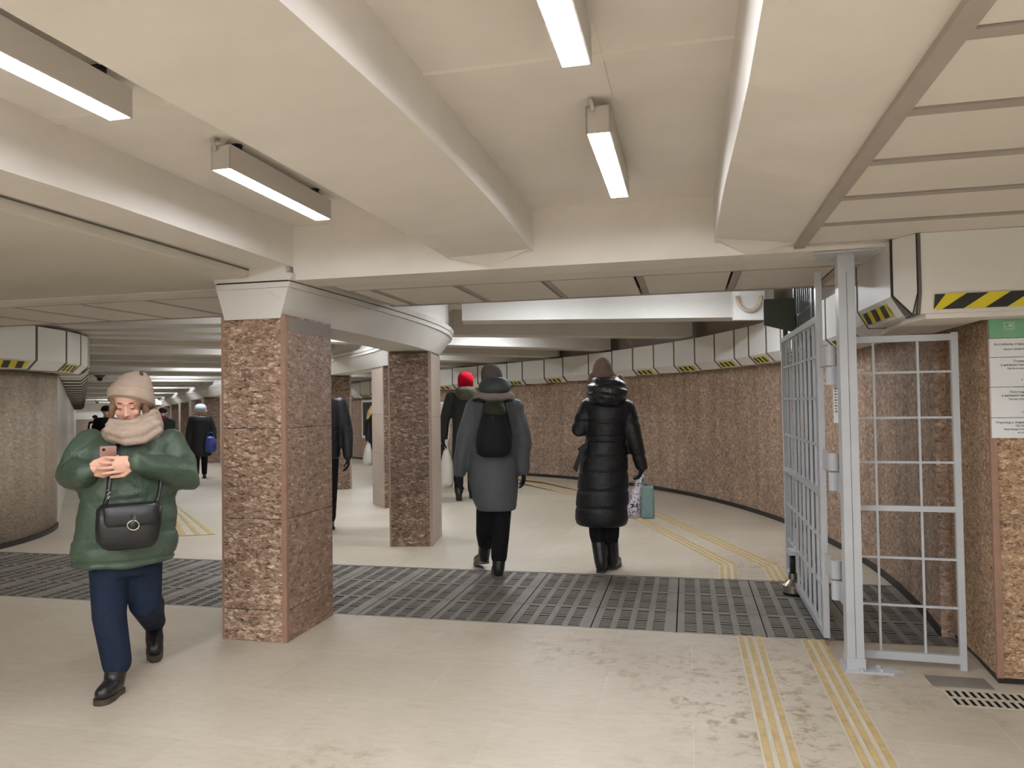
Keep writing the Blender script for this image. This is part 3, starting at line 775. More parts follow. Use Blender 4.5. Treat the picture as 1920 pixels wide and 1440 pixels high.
for i, (p, q) in enumerate(zip(sp_, sp_[1:])):
    st = i % 2 == 0
    casing(q, p, -ND, -ND, 0.352, 'duct casing receding along the polished corridor wall, %s beyond the bend' % ORD[i], None, gl)

# ------------------------------------------------------------------ post, fixed lattice and folding gate
P0 = (0.832, 0.918, 4.455, 4.545)
t = thing('gate_post', 'grey enamelled steel gate post with floor plate and ceiling plate', 'gate post', (0.875, 4.5, 0))
m = MB(); m.box(P0[0], P0[1], P0[2], P0[3], 0.012, 2.297); obj('post', m, M['grey'], t)
m = MB(); m.box(P0[0] + .042, P0[0] + .0445, P0[2] - 0.0012, P0[2], 0.06, 2.2); obj('weld_seam', m, M['seam'], t)
m = MB(); m.hexa([(0.815, 4.43), (1.06, 4.43), (1.12, 4.475), (1.07, 4.52), (0.93, 4.60), (0.815, 4.60)], 0.0, 0.012); obj('base_plate', m, M['grey'], t)
for x, y in ((0.90, 4.442), (1.0, 4.45), (1.0, 4.51), (0.83, 4.58)):
    m = MB(); m.tube([(x, y, 0.012), (x, y, 0.026)], 0.012, 6); obj('bolt', m, M['grey'], t)
m = MB(); m.hexa([(0.70, 4.40), (1.03, 4.36), (1.01, 4.72), (0.76, 4.66)], 2.297, 2.309); obj('ceiling_plate', m, M['grey'], t)
m = MB(); m.hexa([(P0[0] - 0.006, P0[2] - .006), (P0[1] + 0.006, P0[2] - .006), (P0[1] + .006, P0[3] + .006), (P0[0] - .006, P0[3] + .006)], 0.012, 0.075); obj('foot_sleeve', m, M['grey'], t)
HZ = [(1.69, 1.805, 1.58, 1.685), (1.08, 1.18, 0.965, 1.075), (0.455, 0.56, 0.335, 0.45)]
for (a, b, c, d) in HZ:
    m = MB(); m.tube([(0.824, 4.68, c), (0.824, 4.68, d - 0.003)], 0.029, 14); m.box(0.842, 0.862, 4.548, 4.69, c - 0.01, d - 0.003); obj('hinge_barrel', m, M['grey'], t)

def lattice(t, o, u, w, L, z0, z1, zmid, nv, zs, fr=0.05, br=0.011, stile_top=None, dep=0.03, gm='grey'):
    """o: start corner, u: along, w: depth direction"""
    def bx(name, a0, a1, zz0, zz1, d0=0.0, d1=dep):
        m = MB(); m.obox(o, u, w, a0, a1, d0, d1, zz0, zz1); obj(name, m, M[gm], t)
    bx('stile', 0, fr, z0, stile_top or z1); bx('stile', L - fr, L, z0, z1)
    bx('rail', fr, L - fr, z1 - 0.04, z1); bx('rail', fr, L - fr, z0, z0 + 0.04)
    if zmid: bx('rail', fr, L - fr, zmid - 0.018, zmid + 0.018)
    for i in range(nv):
        a = fr + (L - 2 * fr) * (i + 1) / (nv + 1); bx('bar', a - br / 2, a + br / 2, z0 + 0.04, z1 - 0.04, dep * .5 - br / 2, dep * .5 + br / 2)
    for z in zs: bx('bar', fr, L - fr, z - br / 2, z + br / 2, dep * .5 - br / 2 + 0.002, dep * .5 + br / 2 + 0.002)
t = thing('fixed_lattice', 'fixed grey metal lattice panel between gate post and granite block', 'lattice panel', (1.2, 4.6, 0))
lo = np.array([0.918, 4.60]); lu = np.array([0.999, -0.045]); lw = np.array([0.045, 0.999])
def lbx(name, a0, a1, z0, z1, d0=0.0, d1=0.03):
    m = MB(); m.obox(lo, lu, lw, a0, a1, d0, d1, z0, z1); obj(name, m, M['grey'], t)
LL = 0.545
lbx('rail', 0, LL - 0.03, 1.812, 1.848); lbx('rail', 0, LL - 0.03, 0.035, 0.078); lbx('rail', 0, LL - 0.03, 0.862, 0.893)
lbx('stile', LL - 0.034, LL, 0.0, 1.856)
for a in (0.118, 0.345): lbx('bar', a - 0.006, a + 0.006, 0.078, 1.812, 0.01, 0.022)
for z in (1.64, 1.385, 1.135, 0.60, 0.335): lbx('bar', 0, LL - 0.034, z - 0.006, z + 0.006, 0.012, 0.024)
t = thing('gate_leaf', 'open grey lattice gate leaf hinged on the post, swung parallel to the wall', 'gate', (0.79, 5.7, 0))
go = np.array([0.775, 4.845]); gu = np.array([0.0, 1.0]); gw = np.array([1.0, 0.0])
lattice(t, go, gu, gw, 1.78, 0.06, 2.005, 0.925, 8, (1.76, 1.50, 1.21, 0.64, 0.35), 0.055, 0.016, 2.27, 0.035)
for (a, b, c, d) in HZ:
    m = MB(); m.tube([(0.824, 4.68, a), (0.824, 4.68, b)], 0.029, 14); m.hexa([(0.798, 4.70), (0.812, 4.71), (0.81, 4.86), (0.79, 4.86)], a, b + 0.01); obj('hinge_barrel', m, M['grey'], t)
m = MB(); m.tube([(0.765, 6.12, 0.165), (0.765, 6.12, 0.31)], 0.019, 12)
for z in (0.18, 0.20, 0.22, 0.24, 0.26, 0.28): m.tube([(0.765, 6.12, z - .005), (0.765, 6.12, z), (0.765, 6.12, z + .005)], [0.019, 0.025, 0.019], 12)
f_ = obj('adjusting_screw', m, M['dark'], t, True)
m = MB(); m.tube([(0.765, 6.12, 0.022), (0.765, 6.12, 0.075), (0.765, 6.12, 0.115), (0.765, 6.12, 0.118), (0.765, 6.12, 0.165)], [0.078, 0.078, 0.04, 0.034, 0.034], 20); ft = obj('foot', m, M['steel'], t, True); autosmooth(ft)
m = MB(); m.tube([(0.765, 6.12, 0.0), (0.765, 6.12, 0.022)], [0.072, 0.078], 20); obj('foot_pad', m, M['dark'], ft)
m = MB(); m.box(0.735, 0.80, 6.05, 6.2, 0.31, 0.34); obj('foot_bracket', m, M['grey'], t)
t = thing('gate_leaf', 'taller second lattice gate leaf folded behind the open one, rising past the ceiling panels', 'gate', (0.92, 6.3, 0))
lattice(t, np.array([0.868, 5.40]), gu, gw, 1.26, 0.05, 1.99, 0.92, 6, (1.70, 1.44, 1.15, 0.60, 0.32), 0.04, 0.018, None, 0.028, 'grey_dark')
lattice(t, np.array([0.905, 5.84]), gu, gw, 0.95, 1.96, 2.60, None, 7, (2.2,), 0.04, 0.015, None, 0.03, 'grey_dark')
m = MB(); m.hexa([(0.640, 6.55), (0.885, 6.55), (0.885, 6.58), (0.640, 6.58)], [2.12, 2.05, 2.05, 2.12], [2.335] * 4); obj('lock_plate', m, M['green'], t)
m = MB(); m.box(0.795, 0.83, 6.585, 6.63, 0.05, 2.3); obj('dark_stile', m, M['green'], t)
m = MB(); m.box(0.83, 0.905, 6.60, 6.63, 2.1, 2.2); obj('tie', m, M['green'], t)
# narrow notice with small print hanging behind the post
t = thing('notice_strip', 'narrow white notice with coloured print hanging behind the gate post', 'notice', (0.86, 4.74, 1.36))
m = MB(); m.box(0.842, 0.882, 4.735, 4.739, 1.355, 1.575); obj('sheet', m, M['sign_white'], t)
m = MB()
for i in range(9):
    z = 1.56 - i * 0.017; wd = (0.014, 0.010, 0.013, 0.009)[i % 4]
    m.box(0.849, 0.849 + wd, 4.7338, 4.735, z - 0.006, z, (0, 1, 0, 2)[i % 4]); m.box(0.866, 0.866 + wd * .7, 4.7338, 4.735, z - 0.006, z, (2, 0, 1, 0)[i % 4])
obj('print', m, [M['ink'], M['greenp'], M['red']], t)
m = MB(); m.box(0.855, 0.858, 4.545, 4.737, 1.572, 1.576); obj('clip', m, M['seam'], t)

# ------------------------------------------------------------------ station sign on the block
YS = 4.392
t = thing('station_sign', 'green headed white station sign with Cyrillic and English lines'.replace('Cyrillic and English', 'two languages of'), 'sign', (1.75, YS, 1.6))
zs_ = [1.935, 1.800, 1.700, 1.545, 1.385, 1.278]
for i, (a, b) in enumerate(zip(zs_, zs_[1:])):
    m = MB(); m.box(1.548, 1.98, YS - 0.014, YS + 0.006, b + 0.0022, a - 0.0008)
    obj('header_plate' if i == 0 else 'text_plate', m, M['sign_green'] if i == 0 else M['sign_white'], t)
def text(body, x, z, size, parent, mat, y, align='RIGHT', rot=0.0, name='lettering', ext=0.0004):
    cu = bpy.data.curves.new(name, 'FONT'); cu.body = body; cu.size = size; cu.align_x = align; cu.extrude = ext
    o = bpy.data.objects.new(name + '_tmp', cu); COL.objects.link(o)
    dg = bpy.context.evaluated_depsgraph_get(); me = bpy.data.meshes.new_from_object(o.evaluated_get(dg)); bpy.data.objects.remove(o)
    R_ = Matrix.Rotation(rot, 4, 'Z') @ Matrix.Rotation(math.pi / 2, 4, 'X')
    me.transform(Matrix.Translation(Vector((x, y, z)) - Vector(root_loc(parent))) @ R_)
    me.materials.clear(); me.materials.append(mat)
    o = bpy.data.objects.new(name, me); COL.objects.link(o); o.parent = parent; return o
yt = YS - 0.0148
for body, xl, z, sz in (('Вестибюль станции', 1.5685, 1.763, 0.0165), ('Station vestibule', 1.6125, 1.738, 0.0145),
                    ('Первый поезд', 1.656, 1.674, 0.0165), ('в направлении станции', 1.597, 1.655, 0.0165), ('The first train', 1.625, 1.637, 0.0140),
                    ('Последний поезд', 1.634, 1.514, 0.0165), ('в направлении станции', 1.597, 1.496, 0.0165), ('The last train', 1.627, 1.478, 0.0140),
                    ('Переход с линии 1 линия', 1.566, 1.356, 0.0165), ('прекращается', 1.657, 1.340, 0.0165), ('Interchange from line', 1.603, 1.322, 0.0140), ('to another line', 1.666, 1.305, 0.0140),
                    ('«', 1.690, 1.578, 0.0165), ('«', 1.688, 1.412, 0.0165)):
    text(body, xl, z, sz, t, M['ink'], yt, 'LEFT')
m = MB()
for x0, x1, z0, z1 in ((1.618, 1.665, 1.846, 1.848), (1.618, 1.665, 1.880, 1.882), (1.618, 1.620, 1.846, 1.882), (1.663, 1.665, 1.846, 1.882)): m.box(x0, x1, yt - 0.0006, yt, z0, z1)
m.tube([(1.640 + 0.008 * math.cos(a), yt - 0.0004, 1.866 + 0.008 * math.sin(a)) for a in [k * 0.5 for k in range(-3, 4)]] + [(1.641, yt - 0.0004, 1.856)], 0.0014, 6)
m.box(1.624, 1.633, yt - 0.0006, yt, 1.858, 1.861); m.box(1.652, 1.655, yt - 0.0006, yt, 1.855, 1.873)
obj('emblem', m, M['white'], t)

# ------------------------------------------------------------------ small fittings
# junction box and loop of conduit on the first rib
o, (_, u, nn) = RIBS[0]
def rib_pt(rr, b, z): p = o + nn * rr + u * b; return (p[0], p[1], z)
pj = at_plane(1405, 573, (*(o), 0), np.array([u[0], u[1], 0])); rj = float(np.dot(pj[:2] - o, nn)); zj_ = pj[2]
m = MB(); m.obox(o + nn * rj, nn, u, -0.20, 0.17, -0.05, 0.0, zj_ - 0.17, zj_ + 0.16)
tag(recalc(obj('junction_box', m, M['white'], loc=(pj[0], pj[1], zj_ - .17))), 'white junction box on the first ceiling rib above the gate', 'junction box')
m = MB(); m.tube([rib_pt(rj - 0.17 + 0.0 + 0.14 * (1 - math.cos(a)) , -0.09, zj_ + 0.10 - 0.17 * math.sin(a)) for a in [math.pi * k / 12 for k in range(13)]], 0.022, 8)
tag(obj('conduit_loop', m, M['cable'], smooth=True), 'looped beige conduit hanging at the white junction box', 'conduit')
# dome cameras
for (x, y, lab) in ((187, 706, 'dark dome camera under the ribbed ceiling, nearest of three'), (183, 743, 'dark dome camera under the ribbed ceiling, middle of three'), (182, 752, 'small dark dome camera far down the ribbed ceiling, farthest of three')):
    q = at_z(x, y, 2.42)
    for _ in range(12): q = at_z(x, y, 2.42 + drop(q[0], q[1]))
    if np.linalg.norm(q[:2]) > 44: q = CO + (q - CO) * 40 / np.linalg.norm(q[:2] - CO[:2])
    t = thing('dome_camera', lab, 'security camera', tuple(q), 'dome cameras of the corridor'); zc_ = q[2]
    m = MB(); m.tube([(q[0], q[1], zc_ + 0.36), (q[0], q[1], zc_ + 0.06)], 0.02, 8); m.tube([(q[0], q[1], zc_ + 0.06), (q[0], q[1], zc_ + 0.03), (q[0], q[1], zc_ - 0.03)], [0.06, 0.13, 0.07], 14); obj('housing', m, M['seam'], t)
    m = MB(); m.ball((q[0], q[1], zc_ - 0.05), 0.065, 12, 8); obj('dome', m, M['screen'], t, True)
# dark framed panel on the passage wall, seen between the pillars
def on_wall(px, path):
    d = ray(px, 760)[:2]
    for a_, b_ in zip(path, path[1:]):
        e_ = b_ - a_; den = d[0] * e_[1] - d[1] * e_[0]
        if abs(den) < 1e-9: continue
        s_ = (a_[0] * e_[1] - a_[1] * e_[0]) / den; k_ = (a_[0] * d[1] - a_[1] * d[0]) / den
        if s_ > 0 and 0 <= k_ <= 1 and s_ * np.linalg.norm(d) > 12: return d * s_
wp = offset_path(PATH_R, 0.02)
pa_, pb_ = on_wall(681, wp), on_wall(722, wp)
if pa_ is not None and pb_ is not None:
    e_ = (pb_ - pa_) / np.linalg.norm(pb_ - pa_); n_ = np.array([e_[1], -e_[0]]); n_ = n_ if np.dot(n_, -pa_) > 0 else -n_
    zt_ = at_plane(690, 750, (*pa_, 0), np.array([*n_, 0]))[2]; zb_ = at_plane(690, 822, (*pa_, 0), np.array([*n_, 0]))[2]; W_ = np.linalg.norm(pb_ - pa_)
    t = thing('framed_panel', 'large dark framed panel on the passage wall between third and fourth pillars', 'panel', (*pa_, zb_))
    m = MB()
    for a0, a1, z0, z1 in ((0, .07, zb_, zt_), (W_ - .07, W_, zb_, zt_), (.07, W_ - .07, zb_, zb_ + .08), (.07, W_ - .07, zt_ - .07, zt_)): m.obox(pa_, e_, n_, a0, a1, -.015, .05, z0, z1)
    obj('frame', m, M['white'], t)
    m = MB(); m.obox(pa_, e_, n_, .07, W_ - .07, 0.0, .03, zb_ + .08, zt_ - .07); obj('panel', m, M['screen'], t)
# ------------------------------------------------------------------ people
M['skin'] = mottled('skin', (214, 168, 146), 0.06, 9, 0.5)
M['hair'] = mottled('brown hair', (122, 92, 68), 0.25, 40, 0.5)
M['blond'] = mottled('blond hair', (214, 184, 130), 0.2, 40, 0.5)
M['lip'] = flat('lips', (176, 104, 98), 0.45)
M['brow'] = flat('brow hair', (82, 58, 46), 0.7)
def cloth(name, rgb, rough=0.75, wr=0.35, sc=9.0, var=0.10, fine=0.1, sheen=0.3, bd=0.02):
    t = NT(name); n = t.noise(sc, 4, 0.55, None, 1.0)
    lo = tuple(c * (1 - var) for c in lin(rgb)[:3]) + (1,); hi = tuple(min(1, c * (1 + var)) for c in lin(rgb)[:3]) + (1,)
    nm = t.bump(n, wr, bd); nm = t.bump(t.noise(160, 2), fine, 0.002, nm)
    return t.done(t.ramp(n, [(0.3, lo), (0.7, hi)]), rough, nm, 0, sheen)
M['puffer_green'] = cloth('green puffer shell', (67, 84, 69), 0.45, 0.5, 7, 0.12, 0.03, 0.5, 0.03)
M['knit_beige'] = cloth('beige knit', (170, 152, 137), 0.9, 0.3, 14, 0.08, 0.5, 0.1)
M['jeans'] = cloth('dark blue denim', (29, 38, 58), 0.8, 0.35, 12, 0.18, 0.3, 0.2)
M['leather'] = cloth('black leather', (28, 27, 29), 0.32, 0.3, 20, 0.1, 0.1, 0.5, 0.006)
M['brownsole'] = flat('dark brown sole', (66, 56, 44), 0.6)
M['greysole'] = flat('grey sole', (88, 80, 74), 0.6)
M['coat_grey'] = cloth('slate grey coat', (84, 88, 92), 0.6, 0.4, 6, 0.10, 0.1, 0.3)
M['hood_grey'] = cloth('dark slate hood', (68, 75, 80), 0.55, 0.4, 10, 0.1, 0.1, 0.3)
M['knit_grey'] = cloth('grey brown knit', (98, 92, 90), 0.9, 0.5, 30, 0.1, 0.5, 0.1, 0.008)
M['scarf_taupe'] = cloth('taupe scarf', (142, 132, 126), 0.9, 0.4, 16, 0.1, 0.4, 0.1)
M['pack'] = cloth('black backpack cloth', (27, 28, 30), 0.7, 0.3, 10, 0.1, 0.2, 0.2)
M['pack_green'] = cloth('olive backpack flap', (50, 52, 42), 0.7, 0.3, 10, 0.1, 0.2, 0.2)
M['strap_brown'] = cloth('brown strap', (82, 68, 54), 0.7, 0.2, 10, 0.1, 0.2, 0.2)
M['blackcloth'] = cloth('black trouser cloth', (25, 25, 27), 0.85, 0.3, 14, 0.1, 0.1, 0.15)
M['coat_black'] = cloth('black down coat', (23, 23, 25), 0.5, 0.45, 7, 0.1, 0.03, 0.4, 0.03)
M['gloss_black'] = cloth('glossy black hood', (20, 20, 22), 0.32, 0.6, 11, 0.1, 0.03, 0.6, 0.03)
M['knit_taupe'] = cloth('mauve taupe knit', (126, 106, 98), 0.9, 0.3, 14, 0.08, 0.5, 0.1)
M['glove'] = cloth('dark glove', (32, 30, 33), 0.8)
M['red_knit'] = cloth('red knit', (204, 22, 46), 0.85, 0.3, 14, 0.06, 0.3, 0.1)
M['coat_dkgreen'] = cloth('blackish green coat', (36, 38, 33), 0.8, 0.3, 7)
M['fur_olive'] = cloth('olive hood', (88, 86, 72), 0.9, 0.5, 12)
M['plastic'] = cloth('white plastic bag', (216, 212, 204), 0.35, 0.6, 10, 0.04, 0.02, 0.5, 0.02)
M['teal'] = cloth('teal shopping bag', (134, 162, 160), 0.6, 0.4, 9, 0.12)
M['bluebag'] = cloth('blue handbag', (44, 62, 140), 0.3, 0.3, 20, 0.1, 0.02, 0.6)
M['iceblue'] = cloth('pale blue knit', (196, 210, 224), 0.9, 0.2, 20, 0.05, 0.3, 0.1)
M['whitecloth'] = cloth('white cloth', (228, 226, 224), 0.85, 0.3, 10, 0.04, 0.2, 0.1)
M['maroon'] = cloth('maroon scarf', (112, 34, 52), 0.85)
M['navy'] = cloth('navy black jacket', (22, 23, 29), 0.45, 0.5, 8, 0.1, 0.03, 0.5, 0.03)
M['rose'] = flat('rose metal', (196, 158, 148), 0.35, 0.4)
t_ = NT('floral print'); v_ = t_.n('ShaderNodeTexVoronoi'); v_.inputs['Scale'].default_value = 26
t_.l(t_.co.outputs['Object'], v_.inputs['Vector'])
g_ = t_.n('ShaderNodeSeparateXYZ'); t_.l(t_.co.outputs['Object'], g_.inputs[0])
up_ = t_.ramp(g_.outputs['Z'], [(0.0, (0, 0, 0, 1)), (1.0, (1, 1, 1, 1))])
c1_ = t_.ramp(t_.noise(24, 3, 0.6, None, 1.5), [(0.40, lin((44, 34, 92))), (0.47, lin((232, 228, 236))), (0.56, lin((236, 232, 238))), (0.66, lin((150, 46, 66)))])
M['floral'] = t_.done(c1_, 0.4)

class Fig:
    def __init__(s, px, py, dist=None):
        s.G = at_floor(px, py) if dist is None else None
        if dist is not None:
            d = ray(px, py); d = d / np.linalg.norm(d[:2]); p = CO + d * dist; s.G = np.array([p[0], p[1], drop(p[0], p[1])])
        f = np.array([-s.G[0], -s.G[1], 0]); s.d = np.linalg.norm(f); s.f = f / s.d
        s.r = np.array([-s.f[1], s.f[0], 0]); s.z = np.array([0, 0, 1.0])
        s.m = np.dot(RC[2], s.G - CO) / FPX           # metres per pixel at the figure
    def P(s, px, py, dep=0.0): return at_plane(px, py, s.G + s.f * dep, s.f)
    def ring(s, px, py, hw, dh, dep=0.0, n=28, pw=2.0, tilt=0.0, tf=0.0):
        c = s.P(px, py, dep); w = hw * s.m; out = []
        for k in range(n):
            a = 2 * math.pi * k / n; ca, sa = math.cos(a), math.sin(a)
            e = lambda v: math.copysign(abs(v) ** (2 / pw), v)
            out.append(c + s.r * w * e(ca) + s.f * dh * e(sa) + s.z * (tilt * e(ca) + tf * e(sa)))
        return out
    def loft(s, mb, rows, mi=0, n=28, pw=2.0):
        return mb.rings([s.ring(*(list(r) + [0.0] * (5 - len(r)))[:5], n=n, pw=pw, tilt=(r[5] if len(r) > 5 else 0.0), tf=(r[6] if len(r) > 6 else 0.0)) for r in rows], True, mi)
    def path(s, *q): return [s.P(*p) for p in q]
def hand(mb, wrist, u, pn, size=1.0, curl=0.5, thumb=1, spread=0.15):
    """palm from the wrist along u, palm facing pn, five separate fingers; thumb: +1/-1 picks the side"""
    u = u / np.linalg.norm(u); pn = pn - u * np.dot(u, pn); pn /= np.linalg.norm(pn); w = np.cross(u, pn) * thumb
    wrist = np.array(wrist, float); S = size
    palm = wrist + u * 0.09 * S
    mb.ball(wrist + u * 0.048 * S, (0.052 * S, 0.040 * S, 0.016 * S), 12, 8, axes=np.array([u, w, pn]))
    mb.limb([wrist - u * 0.004 * S, wrist + u * 0.03 * S], [0.025 * S, 0.024 * S], 10)
    for k, (o, L) in enumerate(((0.033, 0.070), (0.011, 0.080), (-0.011, 0.074), (-0.032, 0.058))):
        b = palm - u * (0.012 + 0.004 * abs(k - 1)) * S + w * o * S; dirn = u + w * spread * (o / 0.03) * 0.5; pts = [b - u * 0.03 * S, b]; a = 0
        for L_, c in ((0.45, 0.7), (0.32, 1.0), (0.23, 0.8)):
            a += curl * c; d_ = dirn * math.cos(a) + pn * math.sin(a); pts.append(pts[-1] + d_ / np.linalg.norm(d_) * L * S * L_)
        mb.limb(pts, [0.0085 * S, 0.0084 * S, 0.008 * S, 0.0076 * S, 0.0066 * S], 8)
    b = wrist + u * 0.025 * S + w * 0.028 * S; d1 = u * 0.7 + w * 0.65 + pn * 0.25; d2 = u * 0.9 + w * 0.1 + pn * 0.55
    q = [b, b + d1 / np.linalg.norm(d1) * 0.036 * S]; q.append(q[-1] + d2 / np.linalg.norm(d2) * 0.032 * S); q.append(q[-1] + d2 / np.linalg.norm(d2) * 0.024 * S)
    mb.limb(q, [0.013 * S, 0.0115 * S, 0.010 * S, 0.008 * S], 8)
def head(mb, c, fwd, up=None, s=1.0, face=True):
    """skull, jaw, nose, brow, cheeks, lips and ears; fwd: where the face looks"""
    up = np.array([0, 0, 1.0]) if up is None else up
    fwd = fwd / np.linalg.norm(fwd); up = up - fwd * np.dot(fwd, up); up /= np.linalg.norm(up); sd = np.cross(fwd, up)
    ax = np.array([sd, fwd, up]); L = lambda a, b, c_: c + (sd * a + fwd * b + up * c_) * s
    mb.ball(L(0, -0.012, 0.03), (0.075 * s, 0.095 * s, 0.088 * s), 18, 12, axes=ax)
    mb.ball(L(0, 0.018, -0.035), (0.062 * s, 0.072 * s, 0.080 * s), 16, 12, axes=ax)
    mb.ball(L(0, 0.050, -0.088), (0.028 * s, 0.026 * s, 0.022 * s), 12, 8, axes=ax)
    if face:
        mb.ball(L(0, 0.070, 0.030), (0.056 * s, 0.020 * s, 0.016 * s), 12, 8, axes=ax)      # brow
        mb.limb([L(0, 0.080, 0.012), L(0, 0.094, -0.012), L(0, 0.104, -0.030)], [0.008 * s, 0.010 * s, 0.0125 * s], 8)   # nose
        for q in (-1, 1):
            mb.ball(L(q * 0.011, 0.092, -0.033), 0.0085 * s, 8, 6); mb.ball(L(q * 0.036, 0.062, -0.028), (0.025 * s, 0.018 * s, 0.022 * s), 10, 8, axes=ax)
            mb.ball(L(q * 0.031, 0.073, 0.008), (0.0155 * s, 0.011 * s, 0.0105 * s), 10, 8, axes=ax)                      # eyeball under its lid
            mb.ball(L(q * 0.076, -0.012, -0.012), (0.010 * s, 0.020 * s, 0.030 * s), 8, 8, axes=ax)
        mb.ball(L(0, 0.080, -0.058), (0.022 * s, 0.012 * s, 0.010 * s), 10, 8, axes=ax)
    return L
def boot(parent, heel, toe, ankle, mat, sole, r=0.046, name='boot', vox=0.009):
    heel, toe, ankle = (np.array(v, float) for v in (heel, toe, ankle)); z = np.array([0, 0, 1.0])
    mb = MB(); t = toe - heel; L = np.linalg.norm(t); t /= L
    mb.limb([ankle, heel + z * 0.085 + t * 0.045], [r * 1.18, r * 1.06], 12)
    mb.limb([heel + z * 0.055 + t * 0.04, heel + t * L * 0.5 + z * 0.055, toe - t * 0.045 + z * 0.048], [r * .92, r * .98, r * 0.86], 12)
    b = fused(name, mb, mat, parent, vox, 5)
    mb = MB(); w = np.array([-t[1], t[0], 0]); w /= np.linalg.norm(w); up = np.cross(t, w); up = up if up[2] > 0 else -up
    prof = [(0.03, .028), (0.05, .038), (0.30, .037), (0.62, .048), (0.85, .043), (0.96, .028), (1.0, .014)]
    bot = [heel + t * L * a + w * b_ for a, b_ in prof] + [heel + t * L * a - w * b_ for a, b_ in prof[::-1]]
    n = len(bot); vs = [tuple(p) for p in bot] + [tuple(p + up * 0.028) for p in bot]
    mb.add(vs, [tuple(range(n - 1, -1, -1)), tuple(range(n, 2 * n))] + [(i, (i + 1) % n, n + (i + 1) % n, n + i) for i in range(n)])
    recalc(obj('sole', mb, sole, b)); return b
def quilt(zs, depth=0.010, wid=0.016):
    def f(co, nr):
        k = np.zeros(len(co))
        for z in zs: k += np.exp(-((co[:, 2] - z) / wid) ** 2)
        return co - nr * (depth * np.minimum(k, 1))[:, None]
    return f

# ---- person looking at a phone, green puffer jacket
F = Fig(226, 1288); P = F.P
t = thing('person', 'person walking while looking at a phone, green puffer jacket, beige beanie and scarf', 'person', F.G)
hc = P(241, 757.5, 0.02); fw = F.f * 0.93 - F.r * 0.16 - F.z * 0.33
b = MB(); L = head(b, hc, fw, s=0.97)
sh = [P(172, 832, -0.02), P(316, 832, -0.02)]; el = [P(141, 893, 0.02), P(345, 893, 0.02)]; wr = [P(160, 884, 0.245), P(260, 869, 0.285)]
b.limb([P(240, 785, -0.02), P(241, 815, -0.03)], [0.05, 0.055], 12)
F.loft(b, [(242, 812, 30, .07, -.03), (242, 835, 62, .09, -.02), (242, 900, 52, .10), (240, 980, 46, .10), (238, 1050, 52, .11), (238, 1070, 48, .10)])
for s_, e_, w_ in zip(sh, el, wr): b.limb([s_, e_, w_], [0.05, 0.043, 0.028], 12)
hipL, hipR = P(208, 1055, 0.0), P(266, 1055, 0.0); knL, knR = P(205, 1155, 0.06), P(272, 1130, -0.02)
a1h, a1t = at_floor(224, 1297), at_floor(184, 1325); a2t = at_floor(291, 1243); a2h = a2t - F.f * 0.20 + F.z * 0.12
anL = a1h + np.array([0.0, 0.0, 0.11]) + (a1t - a1h) * 0.12; anR = a2h + F.z * 0.09 + F.f * 0.03
b.limb([hipL, knL, anL], [0.08, 0.055, 0.032], 12); b.limb([hipR, knR, anR], [0.08, 0.055, 0.032], 12)
b.limb([anL, a1h * .75 + a1t * .25 + F.z * .055, a1h * .3 + a1t * .7 + F.z * .048], [0.03, .026, .022], 10); b.limb([anR, a2h * .75 + a2t * .25 + F.z * .055, a2h * .3 + a2t * .7 + F.z * .048], [0.03, .026, .022], 10)
hand(b, P(165, 883, 0.262), F.r * 0.90 + F.z * 0.34 + F.f * 0.02, -F.f * 0.9 + F.z * 0.1, 1.06, 0.30, -1)
hand(b, P(254, 869, 0.30), -F.r * 1.0 - F.z * 0.02 + F.f * 0.16, -F.f, 1.08, 0.24, 1)
body = fused('body', b, M['skin'], t, 0.0040, 2)
for q in (-1, 1):
    m = MB(); m.tube([L(q * 0.046, 0.074, 0.030), L(q * 0.034, 0.086, 0.0345), L(q * 0.016, 0.088, 0.031)], [0.0025, 0.0042, 0.003], 8); obj('eyebrow', m, M['brow'], t, True)
    m = MB(); m.tube([L(q * 0.046, 0.076, 0.004), L(q * 0.038, 0.084, 0.0005), L(q * 0.030, 0.0865, -0.001), L(q * 0.020, 0.084, 0.001)], [0.0016, 0.0026, 0.0028, 0.0016], 8); obj('eyelashes', m, M['brow'], t, True)
m = MB(); m.ball(L(0, 0.0885, -0.0555), (0.021, 0.007, 0.0052), 12, 8, axes=np.array([F.r, F.f, F.z])); m.ball(L(0, 0.0875, -0.0635), (0.018, 0.008, 0.0055), 12, 8, axes=np.array([F.r, F.f, F.z])); obj('lips', m, M['lip'], t, True)
m = MB()
for q, (x0, x1) in ((-1, (213, 208)), (1, (272, 274))):
    m.limb([P(x0, 752, 0.045), P((x0 + x1) / 2, 768, 0.05), P(x1, 786, 0.04)], [0.018, 0.020, 0.014], 8)
fused('hair', m, M['hair'], t, 0.008, 3)
m = MB(); F.loft(m, [(246, 757, 36, .112, .01, -.022, .028), (246, 748, 38, .120, .01, -.020, .026), (247, 736, 38, .120, .0, -.018, .02), (248, 724, 36, .114, -.005, -.010, .01), (250, 716, 32, .100, -.01), (252, 706, 26, .080, -.015), (255, 699, 17, .05, -.02), (257, 696, 7, .02, -.02)], n=32)
hat = obj('beanie', m, M['knit_beige'], t, True); recalc(hat)
